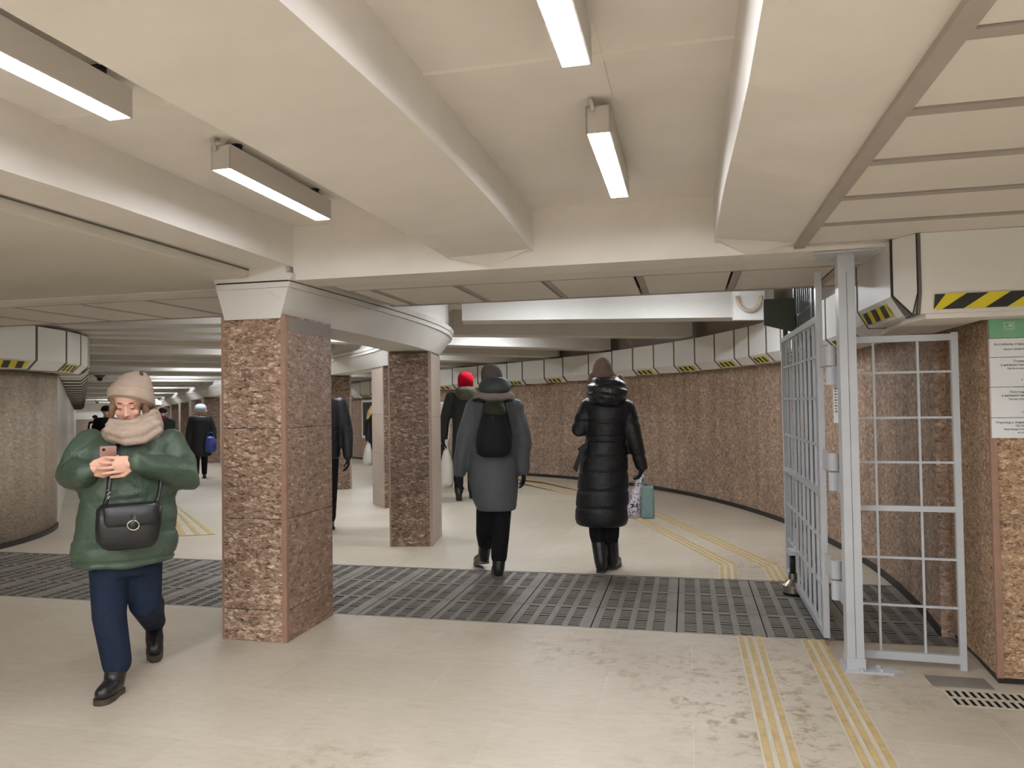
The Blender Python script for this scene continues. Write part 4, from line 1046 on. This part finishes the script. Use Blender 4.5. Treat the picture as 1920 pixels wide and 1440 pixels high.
# tilt the front of the brim: the cuff rides lower at the sides
m = MB(); F.loft(m, [(246, 754, 37, .120, .010, -.022, .030), (246, 756, 39.5, .126, .012, -.023, .031), (246, 752, 41, .131, .012, -.023, .031), (246, 738, 40.5, .130, .008, -.020, .026), (247, 731, 38.5, .122, .004, -.014, .02), (247, 732, 34, .108, .004, -.014, .02)], n=32); recalc(obj('beanie_cuff', m, M['knit_beige'], hat, True))
m = MB(); m.ball(P(265, 701, 0.045), (0.012, 0.008, 0.018), 8, 6); obj('beanie_eyelet', m, M['brow'], hat, True)
c = MB()
F.loft(c, [(243, 808, 44, .10, -.02), (243, 818, 66, .125, -.02), (243, 832, 80, .145, -.01), (243, 860, 86, .165), (242, 905, 86, .18), (240, 950, 83, .19), (239, 992, 86, .195), (235, 1030, 89, .20), (232, 1050, 90, .20), (232, 1056, 86, .19)], n=36)
for s_, e_, w_ in zip(sh, el, wr):
    mid = (s_ + e_) / 2
    c.limb([s_ + (0, 0, .0), mid, e_, (e_ + w_) / 2, w_ * 0.85 + e_ * 0.15, w_ * 1.05 - e_ * .05], [0.088, 0.098, 0.094, 0.080, 0.062, 0.050], 16)
RS = np.random.RandomState(3)
def lumps(co, amp, freq, n=9, seed=0):
    r = np.random.RandomState(seed); k = np.zeros(len(co))
    for _ in range(n):
        d = r.normal(size=3) * np.array([1, 1, 1.5]); d /= np.linalg.norm(d)
        k += np.sin(co @ d * freq * r.uniform(.6, 1.7) + r.uniform(0, 6.3))
    return amp * k / math.sqrt(n)
def crease(co, nr):
    z = co[:, 2]; x = co @ F.r
    k = lumps(co, 0.0065, 30, 10, 5) - 0.009 * np.maximum(0, lumps(co, 1.0, 42, 7, 9) - 0.75)
    seam_ = sum(np.exp(-((z - P(235, y_)[2] - .012 * np.sin(x * 8)) / 0.011) ** 2) for y_ in (930, 1000))
    hem = np.exp(-((z - P(235, 1043)[2]) / 0.008) ** 2) * 0.014
    return co + nr * (k - hem - .007 * seam_)[:, None]
fused('puffer_jacket', c, M['puffer_green'], t, 0.0105, 8, 0.5, displace=crease)
m = MB(); F.loft(m, [(252, 783, 40, .09, .01, .05), (250, 789, 47, .115, .02, .035), (249, 799, 53, .145, .03, .012), (249, 812, 53, .15, .03), (246, 824, 46, .14, .04), (242, 832, 30, .11, .05), (240, 836, 14, .06, .06)], n=32)
for pts in (((203, 797, .14), (225, 804, .19), (258, 801, .195), (290, 780, .15)), ((199, 806, .17), (228, 815, .22), (262, 812, .21), (297, 792, .15)), ((208, 790, .12), (236, 795, .165), (266, 791, .155), (290, 772, .09)), ((206, 820, .17), (236, 829, .21), (270, 825, .20), (299, 806, .15))):
    m.limb(F.path(*pts), [0.018, 0.023, 0.023, 0.018], 10)
fused('scarf', m, M['knit_beige'], t, 0.0075, 4)
m = MB(); m.limb([hipL, knL, anL + np.array([0, 0, 0.05])], [0.108, 0.083, 0.072], 16); m.limb([hipR, knR, anR - F.z * 0.01], [0.105, 0.084, 0.066], 16); F.loft(m, [(237, 1035, 50, .13), (237, 1060, 60, .14), (237, 1075, 56, .13)])
fused('jeans', m, M['jeans'], t, 0.009, 5)
boot(t, a1h, a1t, anL + np.array([0, 0, 0.07]), M['leather'], M['brownsole'], 0.05)
boot(t, a2h, a2t, anR + F.z * 0.10, M['leather'], M['brownsole'], 0.053)
FW = t
m = MB(); m.limb([P(304, 967, .10), P(309, 978, .105), P(314, 988, .085)], [.010, .016, .012], 8); fused('pocket_lining', m, M['whitecloth'], t, .006, 2)
# pale patch on the pocket
m = MB(); m.add([P(302, 966, .155), P(306, 966, .152), P(317, 980, .14), P(320, 983, .135), P(305, 990, .152)], [(0, 1, 2, 3, 4)]); 
# phone
ph = thing('phone', 'rose coloured phone held in both hands of the person in green', 'phone', P(203, 866, 0.30))
pc = P(203, 857, 0.262); up_p = F.z * 0.80 + F.f * 0.45; up_p /= np.linalg.norm(up_p); nn_ = np.cross(F.r, up_p)
m = MB(); q = [(-.037, -.07), (.037, -.07), (.037, .058), (.033, .064), (-.033, .064), (-.037, .058)]
m.add([pc + F.r * a + up_p * c_ + nn_ * 0.004 for a, c_ in q] + [pc + F.r * a + up_p * c_ - nn_ * 0.004 for a, c_ in q], [tuple(range(6)), tuple(range(11, 5, -1))] + [(i, 6 + i, 6 + (i + 1) % 6, (i + 1) % 6) for i in range(6)])
recalc(obj('case', m, M['rose'], ph))
bk = nn_ if np.dot(nn_, F.f) > 0 else -nn_
m = MB()
m.tube([pc - F.r * .020 + up_p * .048 + bk * .004, pc - F.r * .020 + up_p * .048 + bk * .006], 0.008, 10); obj('lens', m, M['black'], ph)
# shoulder bag
bag = thing('shoulder_bag', 'black leather shoulder bag with a silver ring clasp hanging on the green jacket', 'bag', P(243, 1028, 0.28))
m = MB(); F.loft(m, [(243, 944, 46, .045, .265), (243, 952, 52, .055, .27), (242, 985, 53, .065, .275), (240, 1010, 50, .065, .275), (242, 1024, 42, .05, .27), (243, 1028, 34, .035, .265)], pw=3.2); recalc(obj('body', m, M['leather'], bag, True))
m = MB(); F.loft(m, [(246, 944, 42, .030, .31), (246, 950, 44, .034, .315), (246, 978, 42, .032, .322), (246, 985, 38, .024, .322), (246, 986, 30, .015, .322)], pw=4); recalc(obj('flap', m, M['leather'], bag, True))
m = MB(); m.tube([P(250 + 11 * math.cos(a), 985 + 9 * math.sin(a), .352) for a in [2 * math.pi * k / 20 for k in range(21)]], 0.0045, 8); obj('ring_clasp', m, M['steel'], bag, True)
m = MB(); F.loft(m, [(250, 966, 6, .008, .346), (250, 985, 8, .010, .349), (250, 997, 4, .008, .345)], n=12); recalc(obj('clasp_tab', m, M['leather'], bag, True))
m = MB(); m.tube(F.path((196, 948, .27), (202, 930, .25), (205, 905, .235), (209, 880, .225), (214, 850, .21), (222, 832, .17)), 0.009, 8, flat=1.6); m.tube(F.path((291, 950, .26), (297, 930, .235), (301, 905, .20), (300, 880, .19)), 0.008, 8, flat=1.5); obj('strap', m, M['leather'], bag, True)
m = MB(); m.box(*[0] * 0) if False else None
m = MB()
for k in range(5): m.ball(P(202 + (k % 2) * 4, 919 + k * 4.0, .262), (0.007, 0.005, 0.006), 8, 6)
fused('charm', m, M['steel'], bag, 0.003, 1)

# ---- person with a backpack, grey coat, seen from behind
F = Fig(931, 1080); P = F.P
t = thing('person', 'person walking away in a slate grey coat, grey beanie, wearing a black backpack', 'person', F.G)
b = MB(); head(b, P(922, 711, 0.0), -F.f - F.r * .1, s=.98)
sh = [P(891, 762), P(966, 766)]; el = [P(872, 822, .03), P(980, 826, .03)]; wr = [P(861, 884, -.02), P(981, 882, -.03)]
b.limb([P(924, 722), P(926, 748)], [.055, .06], 12); F.loft(b, [(927, 745, 18, .08), (928, 765, 34, .10), (928, 850, 30, .11), (928, 935, 32, .12), (928, 950, 28, .10)])
for s_, e_, w_ in zip(sh, el, wr): b.limb([s_, e_, w_], [.05, .045, .03], 10)
hL, hR = P(911, 945), P(942, 945); kL, kR = P(909, 1000, -.05), P(938, 1003, .05)
f1h, f1t = at_floor(936, 1087), at_floor(930, 1066); f2h = P(906, 1061, -.35); f2t = at_floor(897, 1058)
f1t = f1h + (-F.f) * 0.26 - F.r * 0.03; f2h = at_floor(911, 1070) + np.array([0, 0, 0.06]); f2t = f2h + (-F.f) * 0.24 - F.r * 0.09; f2t[2] = 0.0
n1 = f1h + np.array([0, 0, .16]) - F.f * .06; n2 = f2h + np.array([0, 0, .15]) - F.f * .05
b.limb([hL, kL, n2], [.075, .055, .03], 10); b.limb([hR, kR, n1], [.075, .055, .03], 10)
b.limb([n1, f1h * .75 + f1t * .25 + F.z * .055, f1h * .4 + f1t * .6 + F.z * .05], [.03, .026, .022], 8); b.limb([n2, f2h * .75 + f2t * .25 + F.z * .055, f2h * .4 + f2t * .6 + F.z * .05], [.03, .026, .022], 8)
fused('body', b, M['skin'], t, .010, 3)
c = MB(); F.loft(c, [(928, 742, 30, .10), (929, 752, 44, .13), (928, 766, 49, .15), (927, 800, 48, .165), (926, 850, 47.5, .17), (925, 905, 46.5, .18), (928, 935, 42, .18), (931, 952, 37.5, .17), (931, 956, 36, .16)], n=36)
for s_, e_, w_ in zip(sh, el, wr): c.limb([s_, (s_ + e_) / 2, e_, (e_ + w_) / 2, w_], [.082, .084, .077, .07, .058], 14)
def crease_g(co, nr):
    x = co @ F.r; z = co[:, 2]; arm = np.abs(x - F.G @ F.r) > 0.2
    return co + nr * np.where(arm, lumps(co, .005, 34, 8, 2), lumps(co, .002, 16, 6, 4))[:, None]
fused('coat', c, M['coat_grey'], t, .0125, 7, displace=crease_g)
m = MB(); F.loft(m, [(928, 708, 18, .06, .10), (928, 714, 26, .10, .09), (927, 724, 30.5, .125, .09), (927, 733, 30, .12, .09), (928, 738, 22, .09, .09)]); fused('hood', m, M['hood_grey'], t, .012, 5)
m = MB(); F.loft(m, [(926, 731, 26, .12, .02), (926, 737, 36, .155, .02), (926, 745, 41, .165, .02), (927, 751, 38, .15, .02), (927, 754, 28, .11, .02)]); fused('scarf', m, M['scarf_taupe'], t, .012, 4)
m = MB(); F.loft(m, [(922, 716, 19.5, .112), (922, 706, 20.5, .116), (921, 697, 19.5, .110), (920, 690, 16.5, .09), (919, 685, 11, .06), (919, 682.5, 4, .02)]); recalc(obj('beanie', m, M['knit_grey'], t, True))
m = MB(); m.limb([hL, kL, n2 * .84 + kL * .16], [.085, .078, .068], 14); m.limb([hR, kR, n1 * .9 + kR * .1], [.085, .08, .07], 14); F.loft(m, [(927, 930, 30, .12), (927, 948, 31, .12)])
fused('trousers', m, M['blackcloth'], t, .011, 4)
boot(t, f1h, f1t, n1 * .75 + kR * .25, M['leather'], M['greysole'], .052); boot(t, f2h, f2t, n2 * .7 + kL * .3, M['leather'], M['greysole'], .052)
for w_, sgn in ((wr[0], 1), (wr[1], -1)):
    m = MB(); hand(m, w_ - F.z * .01, -F.z + F.r * (-.1 * sgn), F.r * sgn, 1.05, .55, sgn); fused('glove', m, M['glove'], t, .006, 2)
bp = thing('backpack', 'black backpack with olive top and brown straps worn over the grey coat', 'backpack', P(926, 856, .25))
m = MB(); F.loft(m, [(927, 756, 12, .05, .22), (927, 766, 20, .08, .23), (926, 785, 26, .10, .235), (926, 810, 31, .115, .245), (926, 835, 33.5, .125, .25), (926, 850, 31, .115, .25), (926, 856, 22, .08, .24)], pw=2.6); recalc(obj('bag_body', m, M['pack'], bp, True))
m = MB(); F.loft(m, [(927, 754, 11, .05, .225), (927, 760, 18, .075, .235), (928, 770, 21, .085, .245), (929, 778, 20, .082, .25)], pw=2.6); recalc(obj('top_flap', m, M['pack_green'], bp, True))
m = MB(); m.tube(F.path((908, 757, .20), (902, 785, .27), (896, 810, .275), (892.5, 830, .25)), [.014, .020, .020, .012], 8, flat=.5); obj('side_strap', m, M['strap_brown'], bp, True)
m = MB(); m.tube(F.path((947, 757, .20), (953, 780, .27), (957, 800, .275), (960, 822, .25)), [.012, .016, .016, .010], 8, flat=.5); obj('side_strap', m, M['pack_green'], bp, True)
m = MB(); m.tube(F.path((908, 753, .185), (896, 749, .145), (886, 751, .03)), .013, 8); m.tube(F.path((947, 753, .185), (955, 750, .135), (964, 751, .03)), .013, 8); obj('shoulder_strap', m, M['pack'], bp, True)
m = MB(); m.tube([P(924 + 3.2 * math.cos(a), 785 + 3.2 * math.sin(a), .352) for a in [math.pi * (0.95 + 1.15 * k / 8) for k in range(9)]], .0035, 6); m.tube(F.path((926.6, 786.5, .352), (924, 788.5, .353)), .003, 6); obj('emblem', m, M['strap_brown'], bp, True)

# ---- person in a long black coat, seen from behind
F = Fig(1130, 1071); P = F.P
t = thing('person', 'person walking away in a belted long black down coat and taupe beanie', 'person', F.G)
b = MB(); head(b, P(1131, 708), -F.f, s=.97)
sh = [P(1103, 762), P(1175, 765)]; el = [P(1086, 806, .05), P(1189, 822, .02)]; wr = [P(1100, 796, -.28), P(1203, 876, .0)]
b.limb([P(1132, 722), P(1134, 748)], [.055, .06], 12); F.loft(b, [(1136, 745, 16, .08), (1137, 765, 32, .10), (1137, 822, 25, .10), (1133, 880, 32, .12), (1130, 960, 26, .10)])
for s_, e_, w_ in zip(sh, el, wr): b.limb([s_, e_, w_], [.05, .045, .03], 10)
hL, hR = P(1117, 940), P(1146, 940); kL, kR = P(1120, 1003, .0), P(1146, 1002, -.03)
f1h = at_floor(1126, 1075); f1t = f1h - F.f * .25 + F.r * .03; f2h = at_floor(1147, 1069) + np.array([0, 0, .01]); f2t = f2h - F.f * .22 + F.r * .06; f2t[2] = 0
n1 = f1h + np.array([0, 0, .16]) - F.f * .06; n2 = f2h + np.array([0, 0, .16]) - F.f * .06
b.limb([hL, kL, n1], [.07, .05, .03], 10); b.limb([hR, kR, n2], [.07, .05, .03], 10)
b.limb([n1, f1h * .75 + f1t * .25 + F.z * .055, f1h * .4 + f1t * .6 + F.z * .05], [.03, .026, .022], 8); b.limb([n2, f2h * .75 + f2t * .25 + F.z * .055, f2h * .4 + f2t * .6 + F.z * .05], [.03, .026, .022], 8)
fused('body', b, M['skin'], t, .010, 3)
c = MB(); F.loft(c, [(1137, 742, 28, .10), (1138, 752, 42, .13), (1138, 766, 46, .155), (1137, 795, 41, .165), (1137, 818, 37.5, .16), (1136, 826, 37.5, .16), (1133, 850, 44, .175), (1131, 900, 47.5, .185), (1129, 945, 50, .19), (1128, 972, 50, .19), (1128, 982, 47, .18), (1130, 985, 42, .16)], n=36)
for s_, e_, w_ in zip(sh, el, wr): c.limb([s_, (s_ + e_) / 2, e_, (e_ + w_) / 2, w_], [.078, .082, .074, .066, .055], 14)
zq = [P(1130, y)[2] for y in (790, 855, 884, 918, 950)]
fused('coat', c, M['coat_black'], t, .0125, 7, displace=quilt(zq, .009, .014))
m = MB(); F.loft(m, [(1137, 706, 20, .06, .07), (1138, 713, 30, .11, .07), (1138, 726, 37.5, .145, .09), (1138, 740, 38.5, .155, .10), (1139, 752, 33, .14, .11), (1140, 760, 20, .10, .11)]); fused('hood', m, M['gloss_black'], t, .012, 4, displace=lambda co, nr: co + nr * (0.006 * np.sin(co[:, 2] * 90 + 14 * (co @ F.r)))[:, None])
m = MB(); m.limb(F.path((1111, 704, .02), (1108, 715, .03)), [.035, .035], 8); m.limb(F.path((1163, 708, .0), (1166, 716, .02)), [.03, .03], 8); fused('hair', m, M['hair'], t, .010, 3)
m = MB(); F.loft(m, [(1130, 716, 20.5, .115), (1130, 704, 21, .117), (1130, 694, 19.5, .108), (1129, 684, 16.8, .095), (1129, 676, 12.5, .07), (1129, 671.5, 7.5, .04), (1129, 669.5, 2, .01)]); recalc(obj('beanie', m, M['knit_taupe'], t, True))
m = MB(); F.loft(m, [(1137, 814, 38, .165), (1137, 816, 39.2, .17), (1137, 826, 39.2, .17), (1137, 828, 38, .165)]); recalc(obj('belt', m, M['coat_black'], t, True))
m = MB(); m.add([P(1100, 828, .10), P(1082, 842, .12), P(1088, 850, .12), P(1102, 840, .12), P(1100, 828, .08), P(1082, 842, .10), P(1088, 850, .10), P(1102, 840, .10)], [(0, 1, 2, 3), (7, 6, 5, 4), (0, 4, 5, 1), (1, 5, 6, 2), (2, 6, 7, 3), (3, 7, 4, 0)])
m.add([P(1086, 846, .12), P(1074, 878, .10), P(1082, 886, .10), P(1092, 850, .12), P(1086, 846, .10), P(1074, 878, .08), P(1082, 886, .08), P(1092, 850, .10)], [(0, 1, 2, 3), (7, 6, 5, 4), (0, 4, 5, 1), (1, 5, 6, 2), (2, 6, 7, 3), (3, 7, 4, 0)]); recalc(obj('belt_end', m, M['coat_black'], t))
m = MB(); m.limb([hL, kL, n1], [.08, .072, .048], 14); m.limb([hR, kR, n2], [.08, .072, .048], 14); fused('leggings', m, M['blackcloth'], t, .011, 4)
boot(t, f1h, f1t, n1 * .45 + kL * .55, M['leather'], M['dark'], .055); boot(t, f2h, f2t, n2 * .45 + kR * .55, M['leather'], M['dark'], .055)
m = MB(); hand(m, wr[1], -F.z - F.r * .15, -F.r, 1.0, .8, -1); fused('glove', m, M['glove'], t, .006, 2)
bg = MB(); F.loft(bg, [(1203, 888, 5, .02), (1201, 896, 7, .04), (1197, 910, 9, .06), (1191, 930, 13, .075), (1187, 950, 16, .085), (1187, 963, 16, .08), (1189, 970, 11, .05), (1190, 972, 6, .03)])
gl_ = P(1189, 972)
tag(recalc(obj('shopping_bag', bg, M['floral'], smooth=True, loc=tuple(gl_))), 'white plastic bag with purple and red print hanging from the hand of the black coat', 'bag', None)
t2 = thing('shopping_bag', 'teal shopping bag with handles carried beside the printed plastic bag', 'bag', P(1214, 972, .03))
m = MB(); F.loft(m, [(1215, 911, 9, .02, .03), (1214, 916, 11, .045, .03), (1214, 940, 12.5, .06, .03), (1214, 966, 13, .06, .03), (1214, 971, 12, .055, .03)], pw=4); recalc(obj('bag_body', m, M['teal'], t2, True))
m = MB(); m.tube(F.path((1208, 914, .03), (1204, 897, .02), (1203, 890, .01), (1206, 897, .04), (1221, 914, .03)), .005, 6); obj('handle', m, M['teal'], t2, True)

# ---- generic walkers farther away
def walker(name_label, F, cx, ytop, yfoot, toward, coat, hat, legs, coat_end=0.52, hw=None, hatstyle='beanie', face=None, arms=((0, 0), (0, 0)), hood=None, hairm=None, vox=.016, step=0.12, scarf=None, gloves=None, hs=1.0, lo=None, hdx=0):
    t = thing('person', name_label, 'person', F.G)
    H = (yfoot - ytop) ; m_ = F.m; y = lambda a: yfoot - a * H            # a: share of the height
    look = (F.f if toward else -F.f) if face is None else face
    S = H * m_ / 1.74
    b = MB(); hc = F.P(cx + hdx, y(0.912)); head(b, hc, look, s=S * .95)
    b.limb([F.P(cx, y(.87)), F.P(cx, y(.81))], [.055 * S, .06 * S], 10)
    shw = 0.20 * S / m_; sh = [F.P(cx - shw, y(.80)), F.P(cx + shw, y(.80))]
    F.loft(b, [(cx, y(.83), shw * .4, .08 * S), (cx, y(.79), shw * .95, .10 * S), (cx, y(.62), shw * .75, .10 * S), (cx, y(.50), shw * .8, .11 * S), (cx, y(.47), shw * .6, .09 * S)], n=16)
    el = [F.P(cx - shw * 1.32 + arms[0][0], y(.62) + arms[0][1], .02), F.P(cx + shw * 1.32 + arms[1][0], y(.62) + arms[1][1], .02)]
    wr = [F.P(cx - shw * 1.36 + arms[0][0] * 1.2, y(.475) + 1.6 * arms[0][1], .06), F.P(cx + shw * 1.36 + arms[1][0] * 1.2, y(.475) + 1.6 * arms[1][1], .06)]
    hips = [F.P(cx - shw * .48, y(.50)), F.P(cx + shw * .48, y(.50))]; d = 1 if toward else -1
    feet = [F.P(cx - shw * .45, yfoot) + F.f * step, F.P(cx + shw * .45, yfoot) - F.f * step]
    for f_ in feet: f_[2] = drop(f_[0], f_[1])
    for s_, e_, w_ in zip(sh, el, wr): b.limb([s_, e_, w_], [.05 * S, .045 * S, .03 * S], 8)
    ank = []
    for h_, f_ in zip(hips, feet):
        a_ = f_ + np.array([0, 0, .10 * S]); kn = (h_ + a_) / 2 + F.f * d * .03; ank.append((kn, a_)); b.limb([h_, kn, a_], [.08 * S, .05 * S, .03 * S], 8)
        b.limb([a_, f_ + np.array([0, 0, .05 * S]) + F.f * d * .07 * S], [.03 * S, .022 * S], 8)
    for w_, e_, sg in zip(wr, el, (1, -1)): hand(b, w_, w_ - e_, F.r * sg, S, .5, sg)
    fused('body', b, M['skin'], t, vox * .8, 2)
    if gloves:
        for w_, e_, sg in zip(wr, el, (1, -1)): m = MB(); hand(m, w_ + (w_ - e_) * .02, w_ - e_, F.r * sg, S * 1.25, .5, sg); fused('glove', m, gloves, t, vox * .6, 1)
    c = MB(); e = coat_end; hw_ = hw or 0.215 * S / m_
    F.loft(c, [(cx, y(.845), hw_ * .55, .09 * S), (cx, y(.825), hw_ * .88, .13 * S), (cx, y(.78), hw_ * 1.02, .155 * S), (cx, y(.66), hw_ * .98, .165 * S), (cx, y(.55), hw_ * .95, .17 * S), (cx, y(e + .02), hw_, .18 * S), (cx, y(e), hw_ * .96, .17 * S)], n=24)
    for s_, e_, w_ in zip(sh, el, wr): c.limb([s_, (s_ + e_) / 2, e_, w_], [.078 * S, .078 * S, .07 * S, .055 * S], 10)
    fused('coat', c, coat, t, vox, 4)
    m = MB()
    for h_, (kn, a_) in zip(hips, ank): m.limb([h_, kn, a_ + np.array([0, 0, .02])], [.09 * S, .075 * S, .06 * S], 10)
    fused('trousers', m, legs, t, vox, 3)
    for f_ in feet:
        dd = F.f * d; boot(t, f_ - dd * .09 * S, f_ + dd * .17 * S, f_ + np.array([0, 0, .14 * S]) - dd * .03, M['leather'], M['dark'], .045 * S, 'shoe', vox)
    if hat is not None:
        m = MB(); k = .098 * S / m_ * hs; yt = ytop
        k *= 1.06; lo_ = lo or (.925 if toward else .885)
        F.loft(m, [(cx, y(lo_), k, .112 * S), (cx, y(.945), k * 1.03, .117 * S), (cx, y(.97), k * .95, .107 * S), (cx, y(.99), k * .66, .075 * S), (cx, yt, k * .15, .015 * S)], n=18); recalc(obj('beanie' if hatstyle == 'beanie' else 'cap', m, hat, t, True))
        if hatstyle == 'cap':
            m = MB(); m.ball(hc + F.z * .045 * S + look * .11 * S, (.07 * S, .05 * S, .012 * S), 12, 6, axes=np.array([F.r, look, F.z])); obj('peak', m, hat, t, True)
    if hairm is not None:
        m = MB(); F.loft(m, [(cx, y(.985), 4, .06 * S), (cx, y(.96), .085 * S / m_, .105 * S), (cx, y(.90), .095 * S / m_, .11 * S, .01 * (1 if not toward else -1)), (cx, y(.84), .10 * S / m_, .10 * S, .03 if not toward else -.03), (cx, y(.79), .07 * S / m_, .06 * S, .06 if not toward else -.06)], n=16); fused('hair', m, hairm, t, vox, 3)
    if hood is not None:
        m = MB(); F.loft(m, [(cx, y(.885), hw_ * .5, .10 * S, .05), (cx, y(.862), hw_ * .74, .15 * S, .06), (cx, y(.82), hw_ * .80, .15 * S, .07), (cx, y(.78), hw_ * .45, .10 * S, .10)], n=16); fused('hood', m, hood, t, vox, 3)
    if scarf is not None:
        m = MB(); F.loft(m, [(cx, y(.875), hw_ * .36, .09 * S), (cx, y(.85), hw_ * .46, .13 * S), (cx, y(.815), hw_ * .42, .14 * S), (cx, y(.79), hw_ * .25, .12 * S)], n=16); fused('scarf', m, scarf, t, vox, 3)
    return t, wr
def carried(name, label, F, rows, mat, grip=None, pw=2.0, handle=None):
    t = thing(name, label, 'bag', F.P(rows[-1][0], rows[-1][1], rows[-1][4] if len(rows[-1]) > 4 else 0))
    m = MB(); F.loft(m, rows, n=16, pw=pw); recalc(obj('bag_body', m, mat, t, True))
    if handle: m = MB(); m.tube(F.path(*handle), .008, 6); obj('handle', m, mat, t, True)
    return t
F = Fig(868, 936)
walker('person walking away in a red beanie and dark green coat, beyond the grey coat', F, 873, 697, 938, False, M['coat_dkgreen'], M['red_knit'], M['blackcloth'], .30, 26, hood=M['fur_olive'], arms=((-3, 0), (2, 0)), gloves=M['glove'])
carried('plastic_bag', 'white plastic carrier bag hanging from the hand of the person in the red beanie', F, [(837, 824, 3, .02, .1), (837, 836, 3, .03, .1), (838, 856, 9, .08, .1), (838, 880, 13, .11, .1), (837, 904, 14, .11, .1), (836, 913, 12, .08, .1)], M['plastic'])
F = Fig(806, 912)
walker('person mostly hidden by the second pillar, white top and black trousers', F, 807, 724, 912, False, M['whitecloth'], M['knit_grey'], M['blackcloth'], .50, 29)
carried('backpack', 'black backpack on the person hidden by the second pillar', F, [(826, 783, 6, .05, .2), (827, 790, 9, .08, .22), (827, 815, 10, .10, .22), (827, 829, 9, .08, .22)], M['pack'])
carried('handbag', 'small black handbag showing at the edge of the second pillar', F, [(825, 834, 4, .04, .1), (826, 842, 6, .06, .1), (826, 856, 6, .06, .1), (824, 863, 4, .04, .1)], M['leather'], handle=((822, 834, .1), (824, 826, .1), (829, 836, .1)))
F = Fig(603, 994)
walker('person in a navy black padded jacket half hidden by the large pillar', F, 605, 699, 994, True, M['navy'], M['knit_grey'], M['blackcloth'], .455, 33, 'none', hairm=M['hair'], arms=((0, 0), (1, 0)), gloves=M['glove']) 
F = Fig(716, 896)
tb, wrb = walker('person with blond hair and black coat half hidden behind the third pillar', F, 713, 745, 896, False, M['coat_black'], None, M['blackcloth'], .36, 24, hairm=M['blond'])
m = MB(); m.limb(F.path((698, 764, .22), (693, 774, .24), (689, 784, .22)), [.05, .055, .03], 8); fused('loose_hair', m, M['blond'], tb, .016, 2)
carried('plastic_bag', 'pale carrier bag at the edge of the third pillar, held by the blond person', F, [(691, 831, 3, .03, .15), (690, 845, 7, .07, .15), (689, 864, 9, .08, .15), (690, 873, 7, .06, .15)], M['plastic'])
F = Fig(378, 897)
walker('person walking towards the camera in a pale blue beanie and long black coat', F, 376, 757, 898, True, M['coat_black'], M['iceblue'], M['blackcloth'], .30, 19.5, face=F.f * .45 + F.r * .9, arms=((-1, 1), (3, -6)), hs=1.2, lo=.89, hdx=4.5)
carried('handbag', 'glossy blue handbag on the forearm of the person in the pale blue beanie', F, [(394, 818, 5, .06, .25), (395, 822, 8, .10, .25), (395, 838, 10.5, .11, .25), (395, 846, 9.5, .09, .25), (395, 848, 7, .06, .25)], M['bluebag'], pw=3, handle=((388, 821, .25), (391, 811, .25), (398, 811, .25), (401, 821, .25)))
F = Fig(307, 893)
walker('person in a black beanie, glasses and maroon scarf behind the green jacket', F, 305, 764, 893, True, M['coat_dkgreen'], M['glove'], M['blackcloth'], .42, 22, scarf=M['maroon'])
F = Fig(294, 884)
walker('person in a white cap far behind the beige scarf', F, 295, 750.5, 884, True, M['coat_grey'], M['whitecloth'], M['blackcloth'], .45, 19, 'cap')
F = Fig(196, 905)
walker('dark hooded person mostly hidden behind the head of the person in green', F, 199, 760, 905, True, M['blackcloth'], M['blackcloth'], M['blackcloth'], .4, 20)
F = Fig(178, 852)
walker('distant person in black near the far end of the corridor', F, 178, 778, 852, True, M['blackcloth'], M['blackcloth'], M['blackcloth'], .45, 10, vox=.03)
m = MB(); m.tube(F.path((170, 796, .3), (182, 793, .3), (182.5, 812, .3), (170, 813, .3), (170, 796, .3)), .035, 6); m.tube(F.path((171, 813, .3), (171, 840, .3)), .03, 6)
m.tube(F.path((182, 812, .3), (182, 850, .3)), .03, 6)
tag(obj('barrier_frame', m, M['white'], loc=tuple(F.P(176, 850, .3))), 'white tubular frame in front of the distant person in black', 'barrier')
# dark glazed panel on the passage wall, seen between third and fourth pillar
pa, pb = at_floor(686, 853), at_floor(720, 856)
